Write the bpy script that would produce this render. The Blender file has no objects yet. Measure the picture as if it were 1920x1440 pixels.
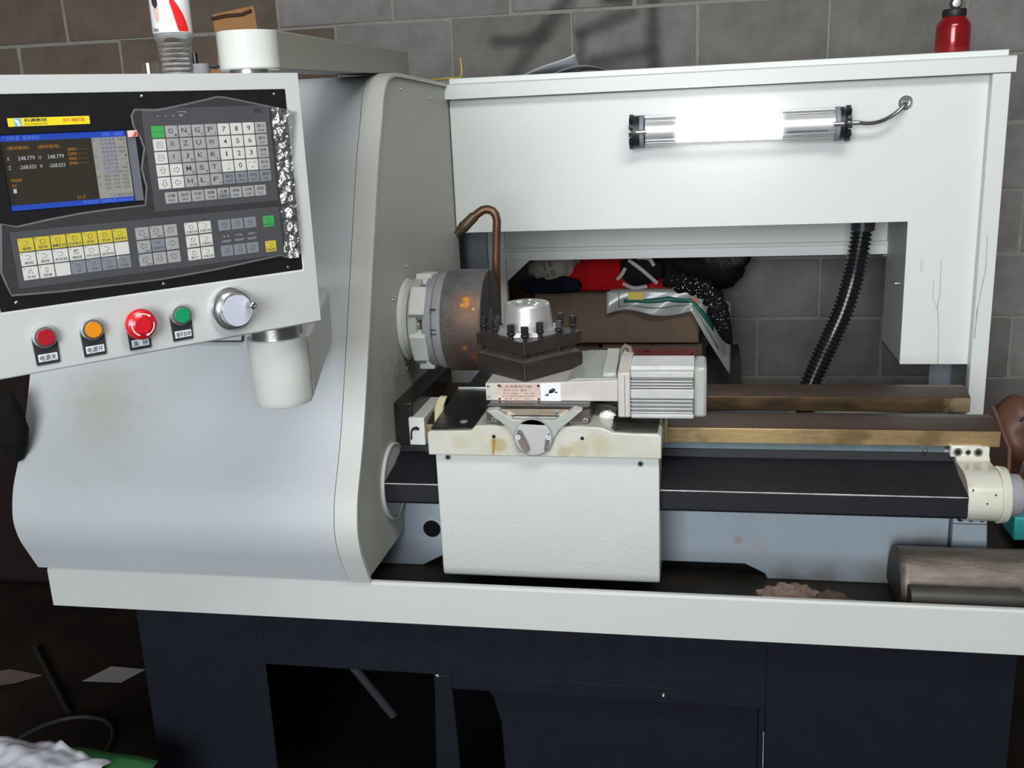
import bpy, bmesh, math, random
from mathutils import Vector, Matrix, noise
random.seed(7)
C = bpy.context.scene.collection
scn = bpy.context.scene

# ------------------------------------------------------------------ camera
cam = bpy.data.cameras.new('camera'); cam.sensor_width = 36; cam.lens = 1872/1920*36
cam.clip_start = 0.05
co = bpy.data.objects.new('camera', cam); C.objects.link(co)
xr = Vector((0.98263243, 0.18040008, -0.04346626)); yd = Vector((0.00525154, -0.26118195, -0.9652753)); zf = Vector((-0.18548834, 0.94828255, -0.25759323))
M = Matrix((xr, -yd, -zf)).transposed().to_4x4(); M.translation = Vector((0, -1.75, 1.55))
co.matrix_world = M
scn.camera = co

# ------------------------------------------------------------------ world, daylight, exposure
w = bpy.data.worlds.new('world'); scn.world = w; w.use_nodes = True
w.node_tree.nodes['Background'].inputs[0].default_value = (0.62, 0.74, 0.95, 1)
w.node_tree.nodes['Background'].inputs[1].default_value = 0.35
def area(name, loc, target, sx, sy, power, color):
    l = bpy.data.lights.new(name, 'AREA'); l.shape = 'RECTANGLE'; l.size = sx; l.size_y = sy; l.energy = power; l.color = color
    o = bpy.data.objects.new(name, l); C.objects.link(o); o.location = loc
    o.rotation_euler = (Vector(target)-Vector(loc)).to_track_quat('-Z', 'Y').to_euler()
    return o
area('door_daylight', (-0.75, -5.05, 2.05), (-0.75, 0, 1.75), 2.3, 2.0, 218, (0.92, 0.97, 1.0))
area('roof_light', (0.35, -1.30, 3.24), (-0.1, 0.7, 1.2), 1.5, 1.0, 64, (1.0, 0.99, 0.97))
scn.view_settings.view_transform = 'Standard'; scn.view_settings.look = 'None'
scn.view_settings.gamma = 1; scn.view_settings.use_curve_mapping = False
scn.view_settings.exposure = 0.12

# ------------------------------------------------------------------ materials
def nt(m): return m.node_tree.nodes, m.node_tree.links
def mat(name, col, rough=0.5, metal=0.0, var=0.0, vscale=8, bump=0.0, bscale=60, dist=0.002, spec=0.5, emit=None, estr=1.0,
        trans=0.0, ior=1.45, spots=(), segs=(), col2=None, alpha=None, stretch=None, coat=0.0, dscale=18, vlo=.35, vhi=.7):
    """spots: (pos, radius, colour, strength) wear patches; segs: (a, b, width, colour, strength) marks along a line"""
    m = bpy.data.materials.new(name); m.use_nodes = True
    n, l = nt(m); b = n['Principled BSDF']
    c4 = lambda c: (c[0], c[1], c[2], 1)
    b.inputs['Roughness'].default_value = rough; b.inputs['Metallic'].default_value = metal
    b.inputs['IOR'].default_value = ior; b.inputs['Transmission Weight'].default_value = trans
    b.inputs['Specular IOR Level'].default_value = spec; b.inputs['Coat Weight'].default_value = coat
    b.inputs['Base Color'].default_value = c4(col)
    if alpha is not None: b.inputs['Alpha'].default_value = alpha
    if emit: b.inputs['Emission Color'].default_value = c4(emit); b.inputs['Emission Strength'].default_value = estr
    geo = None; last = None
    def pos():
        nonlocal geo
        if geo is None: geo = n.new('ShaderNodeNewGeometry')
        return geo.outputs['Position']
    def mixc(a, fac, colb):
        x = n.new('ShaderNodeMix'); x.data_type = 'RGBA'
        if a is None: x.inputs[6].default_value = c4(col)
        else: l.new(a, x.inputs[6])
        x.inputs[7].default_value = c4(colb); l.new(fac, x.inputs[0]); return x.outputs[2]
    tc = n.new('ShaderNodeTexCoord')
    vecout = tc.outputs['Object']
    if stretch:
        mp = n.new('ShaderNodeMapping'); mp.inputs['Scale'].default_value = stretch; l.new(vecout, mp.inputs[0]); vecout = mp.outputs[0]
    if var > 0 or col2:
        no = n.new('ShaderNodeTexNoise'); no.inputs['Scale'].default_value = vscale; no.inputs['Detail'].default_value = 6; no.inputs['Roughness'].default_value = .65
        l.new(vecout, no.inputs['Vector'])
        mr = n.new('ShaderNodeMapRange'); mr.inputs[1].default_value = vlo; mr.inputs[2].default_value = vhi; l.new(no.outputs[0], mr.inputs[0])
        last = mixc(None, mr.outputs[0], col2 if col2 else tuple(c*(1-var) for c in col))
    def wob():
        no = n.new('ShaderNodeTexNoise'); no.inputs['Scale'].default_value = dscale*2; no.inputs['Detail'].default_value = 5; l.new(pos(), no.inputs['Vector'])
        return no.outputs[0]
    wn = wob() if (spots or segs) else None
    def apply(dsock, r, c, s, wamt=.8, soft=False):
        nonlocal last
        # d + (noise-.5)*r*wamt -> smooth falloff
        a = n.new('ShaderNodeMath'); a.operation = 'MULTIPLY_ADD'; l.new(wn, a.inputs[0]); a.inputs[1].default_value = r*wamt*2; l.new(dsock, a.inputs[2])
        mr = n.new('ShaderNodeMapRange'); mr.interpolation_type = 'SMOOTHSTEP'
        mr.inputs[1].default_value = r*((.0 if soft else .35)+wamt); mr.inputs[2].default_value = r*((1.25 if soft else 1.0)+wamt); mr.inputs[3].default_value = s; mr.inputs[4].default_value = 0
        l.new(a.outputs[0], mr.inputs[0]); last = mixc(last, mr.outputs[0], c)
    for sp in spots:
        p, r, c, s = sp[:4]
        d = n.new('ShaderNodeVectorMath'); d.operation = 'DISTANCE'; l.new(pos(), d.inputs[0]); d.inputs[1].default_value = p
        apply(d.outputs['Value'], r, c, s, .35 if len(sp) > 4 else .8, len(sp) > 4)
    for sg_ in segs:
        a, b2, r, c, s = sg_[:5]
        a = Vector(a); b2 = Vector(b2); ab = b2-a
        s1 = n.new('ShaderNodeVectorMath'); s1.operation = 'SUBTRACT'; l.new(pos(), s1.inputs[0]); s1.inputs[1].default_value = a
        dt = n.new('ShaderNodeVectorMath'); dt.operation = 'DOT_PRODUCT'; l.new(s1.outputs[0], dt.inputs[0]); dt.inputs[1].default_value = ab/ab.dot(ab)
        cl = n.new('ShaderNodeClamp'); l.new(dt.outputs['Value'], cl.inputs[0])
        sc = n.new('ShaderNodeVectorMath'); sc.operation = 'SCALE'; sc.inputs[0].default_value = ab; l.new(cl.outputs[0], sc.inputs['Scale'])
        d = n.new('ShaderNodeVectorMath'); d.operation = 'DISTANCE'; l.new(s1.outputs[0], d.inputs[0]); l.new(sc.outputs[0], d.inputs[1])
        apply(d.outputs['Value'], r, c, s, .35 if len(sg_) > 5 else .5, len(sg_) > 5)
    if last is not None: l.new(last, b.inputs['Base Color'])
    if bump > 0:
        no = n.new('ShaderNodeTexNoise'); no.inputs['Scale'].default_value = bscale; no.inputs['Detail'].default_value = 4; l.new(vecout, no.inputs['Vector'])
        bp = n.new('ShaderNodeBump'); bp.inputs['Strength'].default_value = bump; bp.inputs['Distance'].default_value = dist
        l.new(no.outputs[0], bp.inputs['Height']); l.new(bp.outputs[0], b.inputs['Normal'])
    return m

CREAM = (.60, .62, .585); OCHRE = (.42, .29, .08); RUSTY = (.38, .25, .08); DK = (.02, .018, .015)
m_cream = mat('cream_paint', CREAM, .42, var=.05, vscale=3, bump=.12, bscale=220, dist=.0006)
m_guard = mat('cream_guard_paint', (.70, .72, .70), .42, var=.04, vscale=3, bump=.1, bscale=200, dist=.0005, segs=[
    ((.592, .9, 1.16), (.594, .9, 1.075), .002, RUSTY, .5), ((.594, .9, 1.075), (.590, .9, 1.04), .0018, RUSTY, .6), ((.590, .9, 1.04), (.598, .9, .97), .0018, RUSTY, .6), ((.598, .9, .97), (.600, .9, .89), .0018, RUSTY, .6),
    ((.577, .9, 1.11), (.578, .9, 1.06), .0018, RUSTY, .4), ((.578, .9, 1.06), (.590, .9, 1.035), .0018, RUSTY, .4), ((.545, .9, 1.16), (.546, .9, 1.13), .006, RUSTY, .2),
    ((.688, .87, 1.22), (.69, .87, 1.14), .0026, RUSTY, .45), ((.69, .87, 1.14), (.678, .87, 1.04), .002, RUSTY, .6), ((.678, .87, 1.04), (.676, .87, .965), .0026, RUSTY, .7)])
m_cover = mat('cream_cover_paint', (.51, .54, .56), .45, var=.05, vscale=2.5, bump=.1, bscale=180, dist=.0005, spots=[((-1.22, .02, 1.03), .10, (.30, .27, .15), .45, 1), ((-1.22, .02, 1.03), .20, (.40, .40, .34), .35, 1)],  # base tone lowered to stand in for weaker light at the lower left
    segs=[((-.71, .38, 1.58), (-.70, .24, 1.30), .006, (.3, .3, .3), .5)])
m_strip = mat('cream_trim_paint', (.56, .575, .55), .42, var=.05, vscale=3, bump=.12, bscale=200, dist=.0005, spots=[((-.69, .30, 1.48), .014, (.30, .28, .25), .5), ((-.68, .26, 1.36), .03, (.46, .42, .33), .5)])  # also on the tray lip; weaker light down there is put into the tone
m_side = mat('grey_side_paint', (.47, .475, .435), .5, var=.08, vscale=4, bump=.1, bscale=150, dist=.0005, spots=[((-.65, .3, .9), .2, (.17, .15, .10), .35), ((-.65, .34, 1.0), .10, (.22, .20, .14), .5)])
m_housing = mat('cream_pendant_paint', (.52, .535, .525), .45, var=.04, vscale=5, bump=.12, bscale=300, dist=.0005)
m_arm = mat('gloss_cream_enamel', (.60, .62, .58), .22, var=.06, vscale=9, bump=.25, bscale=70, dist=.0012, coat=.4)
m_armbox = mat('dull_cream_enamel', (.34, .34, .295), .4, var=.06, vscale=6, bump=.2, bscale=90, dist=.001)
m_navy = mat('navy_hammer_paint', (.0090, .0105, .0165), .5, var=.2, vscale=20, bump=.3, bscale=250, dist=.0006, spec=.2,
    spots=[((-.54, .05, .425), .005, (.5, .5, .45), .9), ((-.07, .05, .415), .004, (.4, .35, .25), .6)])
m_navy_in = mat('dark_cabinet_inside', (.008, .008, .010), .8, var=.3, spec=.1)
m_screwcover = mat('worn_dark_steel', (.013, .014, .019), .5, .05, var=.35, vscale=30, stretch=(1, 10, 10), bump=.25, bscale=150, spec=.3,
    segs=[((-.65, .13, .822), (.50, .13, .822), .0016, (.55, .55, .52), .9)])  # bright line along the front edge is its highlight, painted in
m_saddle = mat('oil_stained_cream', (.60, .60, .54), .28, var=.1, vscale=14, col2=(.52, .49, .38), bump=.25, bscale=60, dist=.001, coat=.3, spots=[
    ((-.39, .085, .925), .02, OCHRE, .6), ((-.23, .085, .92), .03, OCHRE, .35), ((-.19, .085, .93), .03, (.45, .36, .16), .45), ((-.47, .085, .93), .02, OCHRE, .3), ((-.26, .085, .912), .02, RUSTY, .5)],
    segs=[((-.4, .085, .94), (-.403, .085, .908), .004, (.35, .2, .04), .9)])
m_apron = mat('orange_peel_cream', (.645, .66, .63), .3, var=.05, vscale=5, bump=.55, bscale=110, dist=.0014, coat=.25)
m_dark_oil = mat('black_oily_casting', (.016, .015, .014), .3, var=.5, vscale=30, bump=.5, bscale=80, spec=.5)
m_dark_top = mat('oily_saddle_top', (.05, .045, .035), .3, var=.6, vscale=25, col2=(.012, .012, .012), bump=.5, bscale=60)
m_gold = mat('oiled_way_face', (.47, .33, .16), .33, .55, col2=(.30, .20, .10), vscale=12, stretch=(1, 3, 3), bump=.2, bscale=40, spots=[((.30, .255, .9), .05, (.12, .07, .03), .5), ((.45, .255, .9), .03, (.12, .07, .03), .4), ((.1, .255, .9), .12, (.62, .44, .2), .5)])
m_rust = mat('rusty_way_top', (.065, .034, .018), .4, .3, col2=(.035, .02, .012), vscale=14, stretch=(1, 4, 4), bump=.3, bscale=60)
m_bed = mat('bed_blue_grey_paint', (.32, .37, .42), .45, var=.06, vscale=4, bump=.2, bscale=120, dist=.0008, spots=[((.26, .265, .575), .045, (.16, .12, .07), .6, 1), ((.18, .265, .575), .04, (.16, .12, .07), .5, 1), ((.38, .265, .575), .07, (.16, .12, .07), .6, 1), ((.46, .265, .63), .075, (.12, .10, .07), .85, 1), ((.08, .265, .66), .012, (.3, .22, .15), .6), ((.12, .265, .64), .03, (.34, .32, .3), .5, 1)])
m_ledge = mat('bluish_machined_ledge', (.16, .22, .24), .35, .3, var=.3, vscale=20)
m_enamel = mat('yellowed_enamel', (.62, .62, .55), .22, col2=(.58, .55, .42), vscale=12, bump=.3, bscale=60, dist=.001, coat=.5, spots=[((.55, .12, .87), .03, (.55, .40, .12), .7), ((.49, .14, .86), .03, (.5, .36, .14), .4)])
m_steel = mat('brushed_steel', (.55, .55, .54), .3, 1, var=.2, vscale=40, bump=.1, bscale=200)
m_chrome = mat('chrome', (.78, .78, .78), .16, .9)
m_screw = mat('screw_steel', (.5, .49, .46), .3, 1)
m_black_screw = mat('black_oxide_screw', (.03, .03, .032), .35, .4)
m_chuck = mat('greasy_chuck_steel', (.19, .192, .205), .58, .45, col2=(.115, .105, .10), vscale=22, bump=.25, bscale=50, spec=.35, dscale=60, spots=[
    ((-.490, .30, 1.12), .075, (.12, .07, .04), .6, 1), ((-.49, .31, 1.03), .13, (.085, .045, .028), .85, 1), ((-.493, .31, 1.165), .046, (.22, .10, .045), .75, 1), ((-.497, .31, 1.175), .017, (.62, .26, .03), .9),
    ((-.490, .31, 1.172), .005, (.10, .035, .01), .9), ((-.480, .31, 1.157), .004, (.75, .45, .15), .8), ((-.505, .31, 1.168), .006, (.85, .45, .08), .8), ((-.503, .305, 1.07), .009, (.5, .2, .03), .7), ((-.487, .31, 1.088), .004, (.6, .35, .1), .7), ((-.478, .32, 1.045), .018, (.35, .11, .03), .75, 1)])
m_chuckface = mat('chuck_face_steel', (.10, .10, .10), .45, .6, var=.3, vscale=30, bump=.2)
m_castgrey = mat('grey_cast_plate', (.30, .30, .32), .6, .1, var=.2, vscale=20)
m_turret = mat('dark_ground_steel', (.075, .060, .055), .42, .6, col2=(.05, .038, .034), vscale=30, bump=.15, bscale=120)
m_fin = mat('fin_aluminium', (.58, .58, .57), .42, .35, var=.1, vscale=30)
m_alu = mat('satin_aluminium', (.54, .54, .53), .40, .6, var=.12, vscale=30, bump=.2, bscale=90, dist=.0006)
m_aluw = mat('matt_white_aluminium', (.52, .515, .50), .45, .1, var=.1, vscale=30, bump=.3, bscale=60, dist=.0006)
m_pinkcast = mat('pale_painted_casting', (.60, .56, .52), .32, .1, var=.12, vscale=20, bump=.3, bscale=60, dist=.0008, spots=[((-.19, .205, 1.02), .008, (.45, .28, .12), .8)])
m_greencast = mat('pale_green_casting', (.42, .44, .40), .35, .1, var=.12, vscale=20, bump=.3, bscale=60, dist=.0008)
m_white = mat('white_sticker', (.82, .82, .82), .35)
m_black_panel = mat('black_panel_sheet', (.010, .009, .010), .55, spec=.25, var=.3, vscale=60)
m_memb = mat('charcoal_membrane', (.045, .048, .055), .4, var=.1)
m_hose = mat('black_ribbed_plastic', (.010, .010, .012), .22, spec=.6)
m_block = None
m_mortar = mat('mortar', (.26, .245, .225), .9, var=.25, vscale=30, bump=.5, bscale=90)
m_card = mat('brown_cardboard', (.155, .110, .080), .8, var=.15, vscale=10, stretch=(6, 6, 1), bump=.15, bscale=60, spec=.2)
m_card2 = mat('brown_cardboard_lower', (.13, .088, .065), .8, var=.15, vscale=10, bump=.15, spec=.2)
m_card_or = mat('orange_brown_cardboard', (.30, .155, .065), .8, var=.15, vscale=12, bump=.2, spec=.2)
m_redink = mat('dull_red_print', (.30, .04, .04), .8)
m_rubber = mat('black_rubber', (.012, .012, .013), .5)
m_txt = mat('legend_ink', (.03, .03, .035), .6)
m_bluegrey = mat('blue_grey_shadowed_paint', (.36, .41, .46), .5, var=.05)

# ------------------------------------------------------------------ mesh builder
class MB:
    def __init__(s): s.v = []; s.f = []
    def add(s, v, f):
        o = len(s.v); s.v += [Vector(p) for p in v]; s.f += [tuple(i+o for i in q) for q in f]; return s
    def box(s, x0, x1, y0, y1, z0, z1, M=None):
        v = [(x, y, z) for x in (x0, x1) for y in (y0, y1) for z in (z0, z1)]
        if M is not None: v = [M @ Vector(p) for p in v]
        return s.add(v, [(0, 1, 3, 2), (4, 6, 7, 5), (0, 4, 5, 1), (2, 3, 7, 6), (0, 2, 6, 4), (1, 5, 7, 3)])
    def prism(s, pts, a, b, axis='x', M=None):
        """closed profile extruded along an axis; pts are the other two coordinates in x,y,z order"""
        n = len(pts); v = []
        for t in (a, b):
            for p in pts:
                q = {'x': (t, p[0], p[1]), 'y': (p[0], t, p[1]), 'z': (p[0], p[1], t)}[axis]; v.append(M @ Vector(q) if M is not None else q)
        f = [tuple(range(n))[::-1], tuple(range(n, 2*n))] + [(i, (i+1) % n, (i+1) % n+n, i+n) for i in range(n)]
        return s.add(v, f)
    def lathe(s, prof, o=(0, 0, 0), d=(0, 0, 1), n=32, ang=None):
        """prof: (radius, height along d)"""
        d = Vector(d).normalized(); o = Vector(o); q = d.to_track_quat('Z', 'Y'); X = q @ Vector((1, 0, 0)); Y = q @ Vector((0, 1, 0))
        v = []; f = []
        for r, h in prof:
            for i in range(n):
                a = 2*math.pi*i/n; v.append(o+d*h+(X*math.cos(a)+Y*math.sin(a))*max(r, 1e-5))
        for k in range(len(prof)-1):
            for i in range(n):
                j = (i+1) % n; f.append((k*n+i, k*n+j, (k+1)*n+j, (k+1)*n+i))
        f.append(tuple(range(n))[::-1]); f.append(tuple((len(prof)-1)*n+i for i in range(n)))
        return s.add(v, f)
    def cyl(s, a, b, r, r2=None, n=24):
        a = Vector(a); b = Vector(b); return s.lathe([(r, 0), (r if r2 is None else r2, (b-a).length)], a, b-a, n)
    def tube(s, pts, r, n=8):
        pts = [Vector(p) for p in pts]; rs = r if isinstance(r, (list, tuple)) else [r]*len(pts)
        v = []; f = []; up = None
        for i, p in enumerate(pts):
            t = (pts[min(i+1, len(pts)-1)]-pts[max(i-1, 0)]).normalized()
            if up is None: up = t.orthogonal().normalized()
            up = (up-t*up.dot(t)).normalized(); sd = t.cross(up)
            for k in range(n):
                a = 2*math.pi*k/n; v.append(p+(up*math.cos(a)+sd*math.sin(a))*rs[i])
        for i in range(len(pts)-1):
            for k in range(n):
                j = (k+1) % n; f.append((i*n+k, i*n+j, (i+1)*n+j, (i+1)*n+k))
        f.append(tuple(range(n))[::-1]); f.append(tuple((len(pts)-1)*n+k for k in range(n)))
        return s.add(v, f)
    def sphere(s, o, r, n=16, m=10, sc=(1, 1, 1), fn=None):
        o = Vector(o); v = []; f = []
        for i in range(1, m):
            th = math.pi*i/m
            for k in range(n):
                a = 2*math.pi*k/n; p = Vector((math.sin(th)*math.cos(a)*sc[0], math.sin(th)*math.sin(a)*sc[1], math.cos(th)*sc[2]))
                v.append(o+p*r*(fn(p) if fn else 1))
        v.append(o+Vector((0, 0, sc[2]*r))); v.append(o-Vector((0, 0, sc[2]*r))); N = len(v)
        for i in range(m-2):
            for k in range(n):
                j = (k+1) % n; f.append((i*n+k, (i+1)*n+k, (i+1)*n+j, i*n+j))
        for k in range(n):
            j = (k+1) % n; f.append((N-2, k, j)); f.append((N-1, (m-2)*n+j, (m-2)*n+k))
        return s.add(v, f)
    def sheet(s, fn, nu, nv, th=0.0):
        """surface fn(u,v); closed slab when th>0 is added by solidify later"""
        v = [fn(i/nu, j/nv) for j in range(nv+1) for i in range(nu+1)]
        f = [(j*(nu+1)+i, j*(nu+1)+i+1, (j+1)*(nu+1)+i+1, (j+1)*(nu+1)+i) for j in range(nv) for i in range(nu)]
        return s.add(v, f)

def origin_of(o):
    p = Vector((0, 0, 0))
    while o is not None and 'org' in o.keys():
        return Vector(o['org'])
    return p
ORG = {}
def build(name, mb, m, parent=None, bevel=0, smooth=True, solid=0, sub=0, segs=2, angle=38, local=False):
    """links the collected shapes as ONE mesh object. Vertices are given in the frame of the top-level thing (world, or local when the thing is rotated)."""
    me = bpy.data.meshes.new(name)
    if parent is None and not local:
        lo = Vector((min(p.x for p in mb.v), min(p.y for p in mb.v), min(p.z for p in mb.v))); hi = Vector((max(p.x for p in mb.v), max(p.y for p in mb.v), max(p.z for p in mb.v)))
        org = Vector(((lo.x+hi.x)/2, (lo.y+hi.y)/2, lo.z))
    else: org = ORG.get(parent, Vector((0, 0, 0)))
    me.from_pydata([p-org for p in mb.v], [], mb.f)
    bm = bmesh.new(); bm.from_mesh(me); bmesh.ops.recalc_face_normals(bm, faces=bm.faces); bm.to_mesh(me); bm.free()
    if smooth:
        for p in me.polygons: p.use_smooth = True
        me.set_sharp_from_angle(angle=math.radians(angle))
    me.materials.append(m)
    o = bpy.data.objects.new(name, me); C.objects.link(o)
    if parent is None: o.location = org
    else: o.parent = parent
    ORG[o] = org
    if solid: md = o.modifiers.new('solid', 'SOLIDIFY'); md.thickness = solid; md.offset = 0
    if bevel: md = o.modifiers.new('bevel', 'BEVEL'); md.width = bevel; md.segments = segs; md.limit_method = 'ANGLE'; md.angle_limit = math.radians(40)
    if sub: md = o.modifiers.new('sub', 'SUBSURF'); md.levels = sub; md.render_levels = sub
    return o
def tag(o, label, cat, group=None, kind=None):
    if label: o['label'] = label
    if cat: o['category'] = cat
    if group: o['group'] = group
    if kind: o['kind'] = kind
    return o
def thing(name, loc, label, cat, group=None, rotz=0, kind=None):
    o = bpy.data.objects.new(name, None); C.objects.link(o); o.location = loc; o.rotation_euler = (0, 0, rotz); o.empty_display_size = .05
    ORG[o] = Vector(loc) if rotz == 0 else Vector((0, 0, 0))
    return tag(o, label, cat, group, kind)
_tx = {}
def text_mesh(s, bold=0.0):
    if (s, bold) in _tx: return _tx[(s, bold)]
    cu = bpy.data.curves.new('txt', 'FONT'); cu.body = s; cu.align_x = 'CENTER'; cu.align_y = 'CENTER'; cu.resolution_u = 2; cu.offset = bold
    o = bpy.data.objects.new('txt', cu); C.objects.link(o)
    bpy.context.view_layer.update()
    me = bpy.data.meshes.new_from_object(o.evaluated_get(bpy.context.evaluated_depsgraph_get()))
    v = [p.co.copy() for p in me.vertices]; f = [tuple(p.vertices) for p in me.polygons]
    bpy.data.objects.remove(o); bpy.data.curves.remove(cu); bpy.data.meshes.remove(me)
    if not v: v = [Vector((0, 0, 0))]*3; f = []
    x0 = min(p.x for p in v); x1 = max(p.x for p in v); y0 = min(p.y for p in v); y1 = max(p.y for p in v)
    _tx[(s, bold)] = (v, f, (x0, x1, y0, y1)); return _tx[(s, bold)]
def add_text(mb, s, cx, cz, wd, ht, y, bold=0.0, frame=None):
    """flat lettering fitted in a wd x ht box standing on plane y (x right, z up), facing -y"""
    v, f, (x0, x1, y0, y1) = text_mesh(s, bold)
    kx = wd/max(x1-x0, 1e-4) if wd else None; kz = ht/max(y1-y0, 1e-4) if ht else None
    kx = kx or kz; kz = kz or kx
    pts = [Vector((cx+(p.x-(x0+x1)/2)*kx, y, cz+(p.y-(y0+y1)/2)*kz)) for p in v]
    if frame is not None: pts = [frame @ p for p in pts]
    mb.add(pts, f); return mb
def hexhead(mb, p, d, r, h):
    mb.lathe([(r, 0), (r, h*.8), (r*.85, h)], p, d, 16)
# ------------------------------------------------------------------ the setting
m_floor = mat('dirty_workshop_floor', (.026, .018, .014), .9, var=.5, vscale=5, col2=(.012, .009, .007), bump=.4, bscale=25, dist=.004, spec=.15)
m_dimwall = mat('plain_workshop_wall', (.20, .19, .18), .9, var=.2, vscale=3)
GR = (.045, .043, .042)
gsegs = [((-.425, 1.6, 1.90), (-.50, 1.6, 1.81), .042, GR, .8, 1), ((-.50, 1.6, 1.81), (-.61, 1.6, 1.68), .036, GR, .65, 1), ((-.66, 1.6, 1.79), (-.52, 1.6, 1.79), .030, GR, .75, 1),
    ((-.385, 1.6, 1.66), (-.38, 1.6, 1.80), .030, GR, .6, 1), ((-.38, 1.6, 1.80), (-.22, 1.6, 1.85), .032, GR, .7, 1), ((-.155, 1.6, 1.89), (-.148, 1.6, 1.66), .034, GR, .8, 1), ((-.34, 1.6, 1.71), (-.16, 1.6, 1.74), .032, GR, .7, 1), ((-.29, 1.6, 1.90), (-.23, 1.6, 1.90), .040, GR, .95, 1), ((-.36, 1.6, 1.68), (-.17, 1.6, 1.69), .045, GR, .35, 1)]
m_blocks = [mat('grey_concrete_block', c, random.uniform(.9, .95), var=.42, vscale=5, bump=.7, bscale=70, dist=.003, spec=.2, segs=gsegs, dscale=14) for c in ((.215, .205, .195), (.195, .186, .172), (.235, .225, .212), (.150, .118, .092), (.135, .110, .086))]
fl = build('floor', MB().box(-3.6, 3.2, -5.2, 1.62, -.06, 0), m_floor, smooth=False); tag(fl, None, None, kind='structure')
wb = thing('wall_back', (0, 1.6, 0), None, None, kind='structure')
build('mortar_bed', MB().box(-3.6, 3.2, 1.6035, 1.80, 0, 3.3), m_mortar, wb, smooth=False)
proto = {}
def block(x0, x1, k, far=False):
    z0 = 1.67-k*.2+.004; z1 = z0+.191
    bm_ = MB(); w = x1-x0; key = (round(w, 2), random.randrange(4))
    if key not in proto:
        m0 = MB(); m0.box(-w/2, w/2, 0, .1, 0, z1-z0); me_o = build('block', m0, m_blocks[0], wb, bevel=.0035); ORG[me_o] = Vector((0, 0, 0))
        # meshes are shared between alike blocks
        me = me_o.data; org = Vector((0, 1.6, 0))
        for vv in me.vertices: vv.co += org+Vector((random.uniform(-.003, .003), random.uniform(-.003, .003), random.uniform(-.0025, .0025)))
        proto[key] = me_o; o = me_o
    else:
        o = proto[key].copy(); C.objects.link(o)
    o.location = ((x0+x1)/2, -.0+random.uniform(-.0015, .0015), z0)
    o.material_slots[0].link = 'OBJECT'; o.material_slots[0].material = random.choice(m_blocks[3:] if (x0+x1)/2 < -1.1+random.uniform(-.5, .5) else m_blocks[:3])
    o.rotation_euler = (0, random.uniform(-.004, .004), 0)
for k in range(-2, 9):
    off = -.01 if k % 2 == 0 else .19
    for i in range(-8, 5):
        x0 = off+i*.395; x1 = x0+.395-.009
        if x0 < -2.9 or x1 > 1.75: continue
        block(x0, x1, k)
# the rest of the shed, never in frame
wl = build('wall_left', MB().box(-3.8, -3.6, -5.2, 1.8, 0, 3.3), m_dimwall, smooth=False); tag(wl, None, None, kind='structure')
wr = build('wall_right', MB().box(3.2, 3.4, -5.2, 1.8, 0, 3.3), m_dimwall, smooth=False); tag(wr, None, None, kind='structure')
ce = build('ceiling', MB().box(-3.8, 3.4, -5.4, 1.8, 3.3, 3.4), m_dimwall, smooth=False); tag(ce, None, None, kind='structure')
wf = build('wall_front', MB().box(-3.8, -2.3, -5.4, -5.2, 0, 3.3).box(.8, 3.4, -5.4, -5.2, 0, 3.3).box(-2.3, .8, -5.4, -5.2, 3.0, 3.3), m_dimwall, smooth=False); tag(wf, None, None, kind='structure')

# ------------------------------------------------------------------ cabinet under the lathe
t = thing('machine_cabinet', (-.3, .05, 0), 'dark navy steel cabinet base under the lathe tray', 'machine base')
f = MB()
f.box(-1.216, -.925, .05, .056, .03, .569).box(-.925, .13, .05, .056, .428, .569).box(.13, .583, .05, .056, .03, .569).box(-.925, .13, .05, .056, .03, .13)
f.prism([(-.548, .428), (-.509, .428), (-.509, .395), (-.50, .13), (-.56, .13), (-.548, .395)], .05, .056, 'y')
f.box(-.509, .13, .05, .056, .396, .43)
build('front_sheet', f, m_navy, t, bevel=.0015)
build('side_sheet', MB().box(-1.216, -1.21, .056, .95, .03, .569), m_navy, t)
build('side_sheet', MB().box(.577, .583, .056, .95, .03, .569), m_navy, t)
build('back_sheet', MB().box(-1.21, .577, .945, .95, .03, .569), m_navy_in, t)
build('bottom_sheet', MB().box(-1.21, .577, .056, .945, .03, .036), m_navy_in, t)
build('recessed_door', MB().prism([(-.455, .395), (.118, .395), (.118, .13), (-.41, .13), (-.415, .30), (-.43, .36)], .085, .09, 'y').box(.118, .13, .056, .09, .13, .395), m_navy, t, bevel=.001)
build('door_edge', MB().box(.1265, .1285, .0488, .0500, .13, .345), mat('chipped_edge_paint', (.30, .31, .33), .5, col2=(.03, .035, .05), vscale=60), t)
build('inner_rail', MB().box(-.90, -.57, .20, .22, .40, .435), mat('dull_grey_rail', (.075, .08, .082), .6, var=.3), t, bevel=.002)
build('drain_pipe', MB().tube([(-.91, .25, .46), (-.87, .25, .40), (-.80, .28, .27), (-.74, .32, .14)], .011, 10), mat('dull_hose_grey', (.04, .042, .045), .5), t)
for fx_, fy_ in ((-1.1, .12), (.46, .12), (-1.1, .85), (.46, .85)): build('mounting_foot', MB().cyl((fx_, fy_, 0), (fx_, fy_, .03), .035), m_navy_in, t)
for p in ((-.541, .425), (-.07, .41)): build('screw', MB().lathe([(.003, 0), (.003, .001), (.001, .002)], (p[0], .0498, p[1]), (0, -1, 0), 10), m_screw, t)

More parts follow.
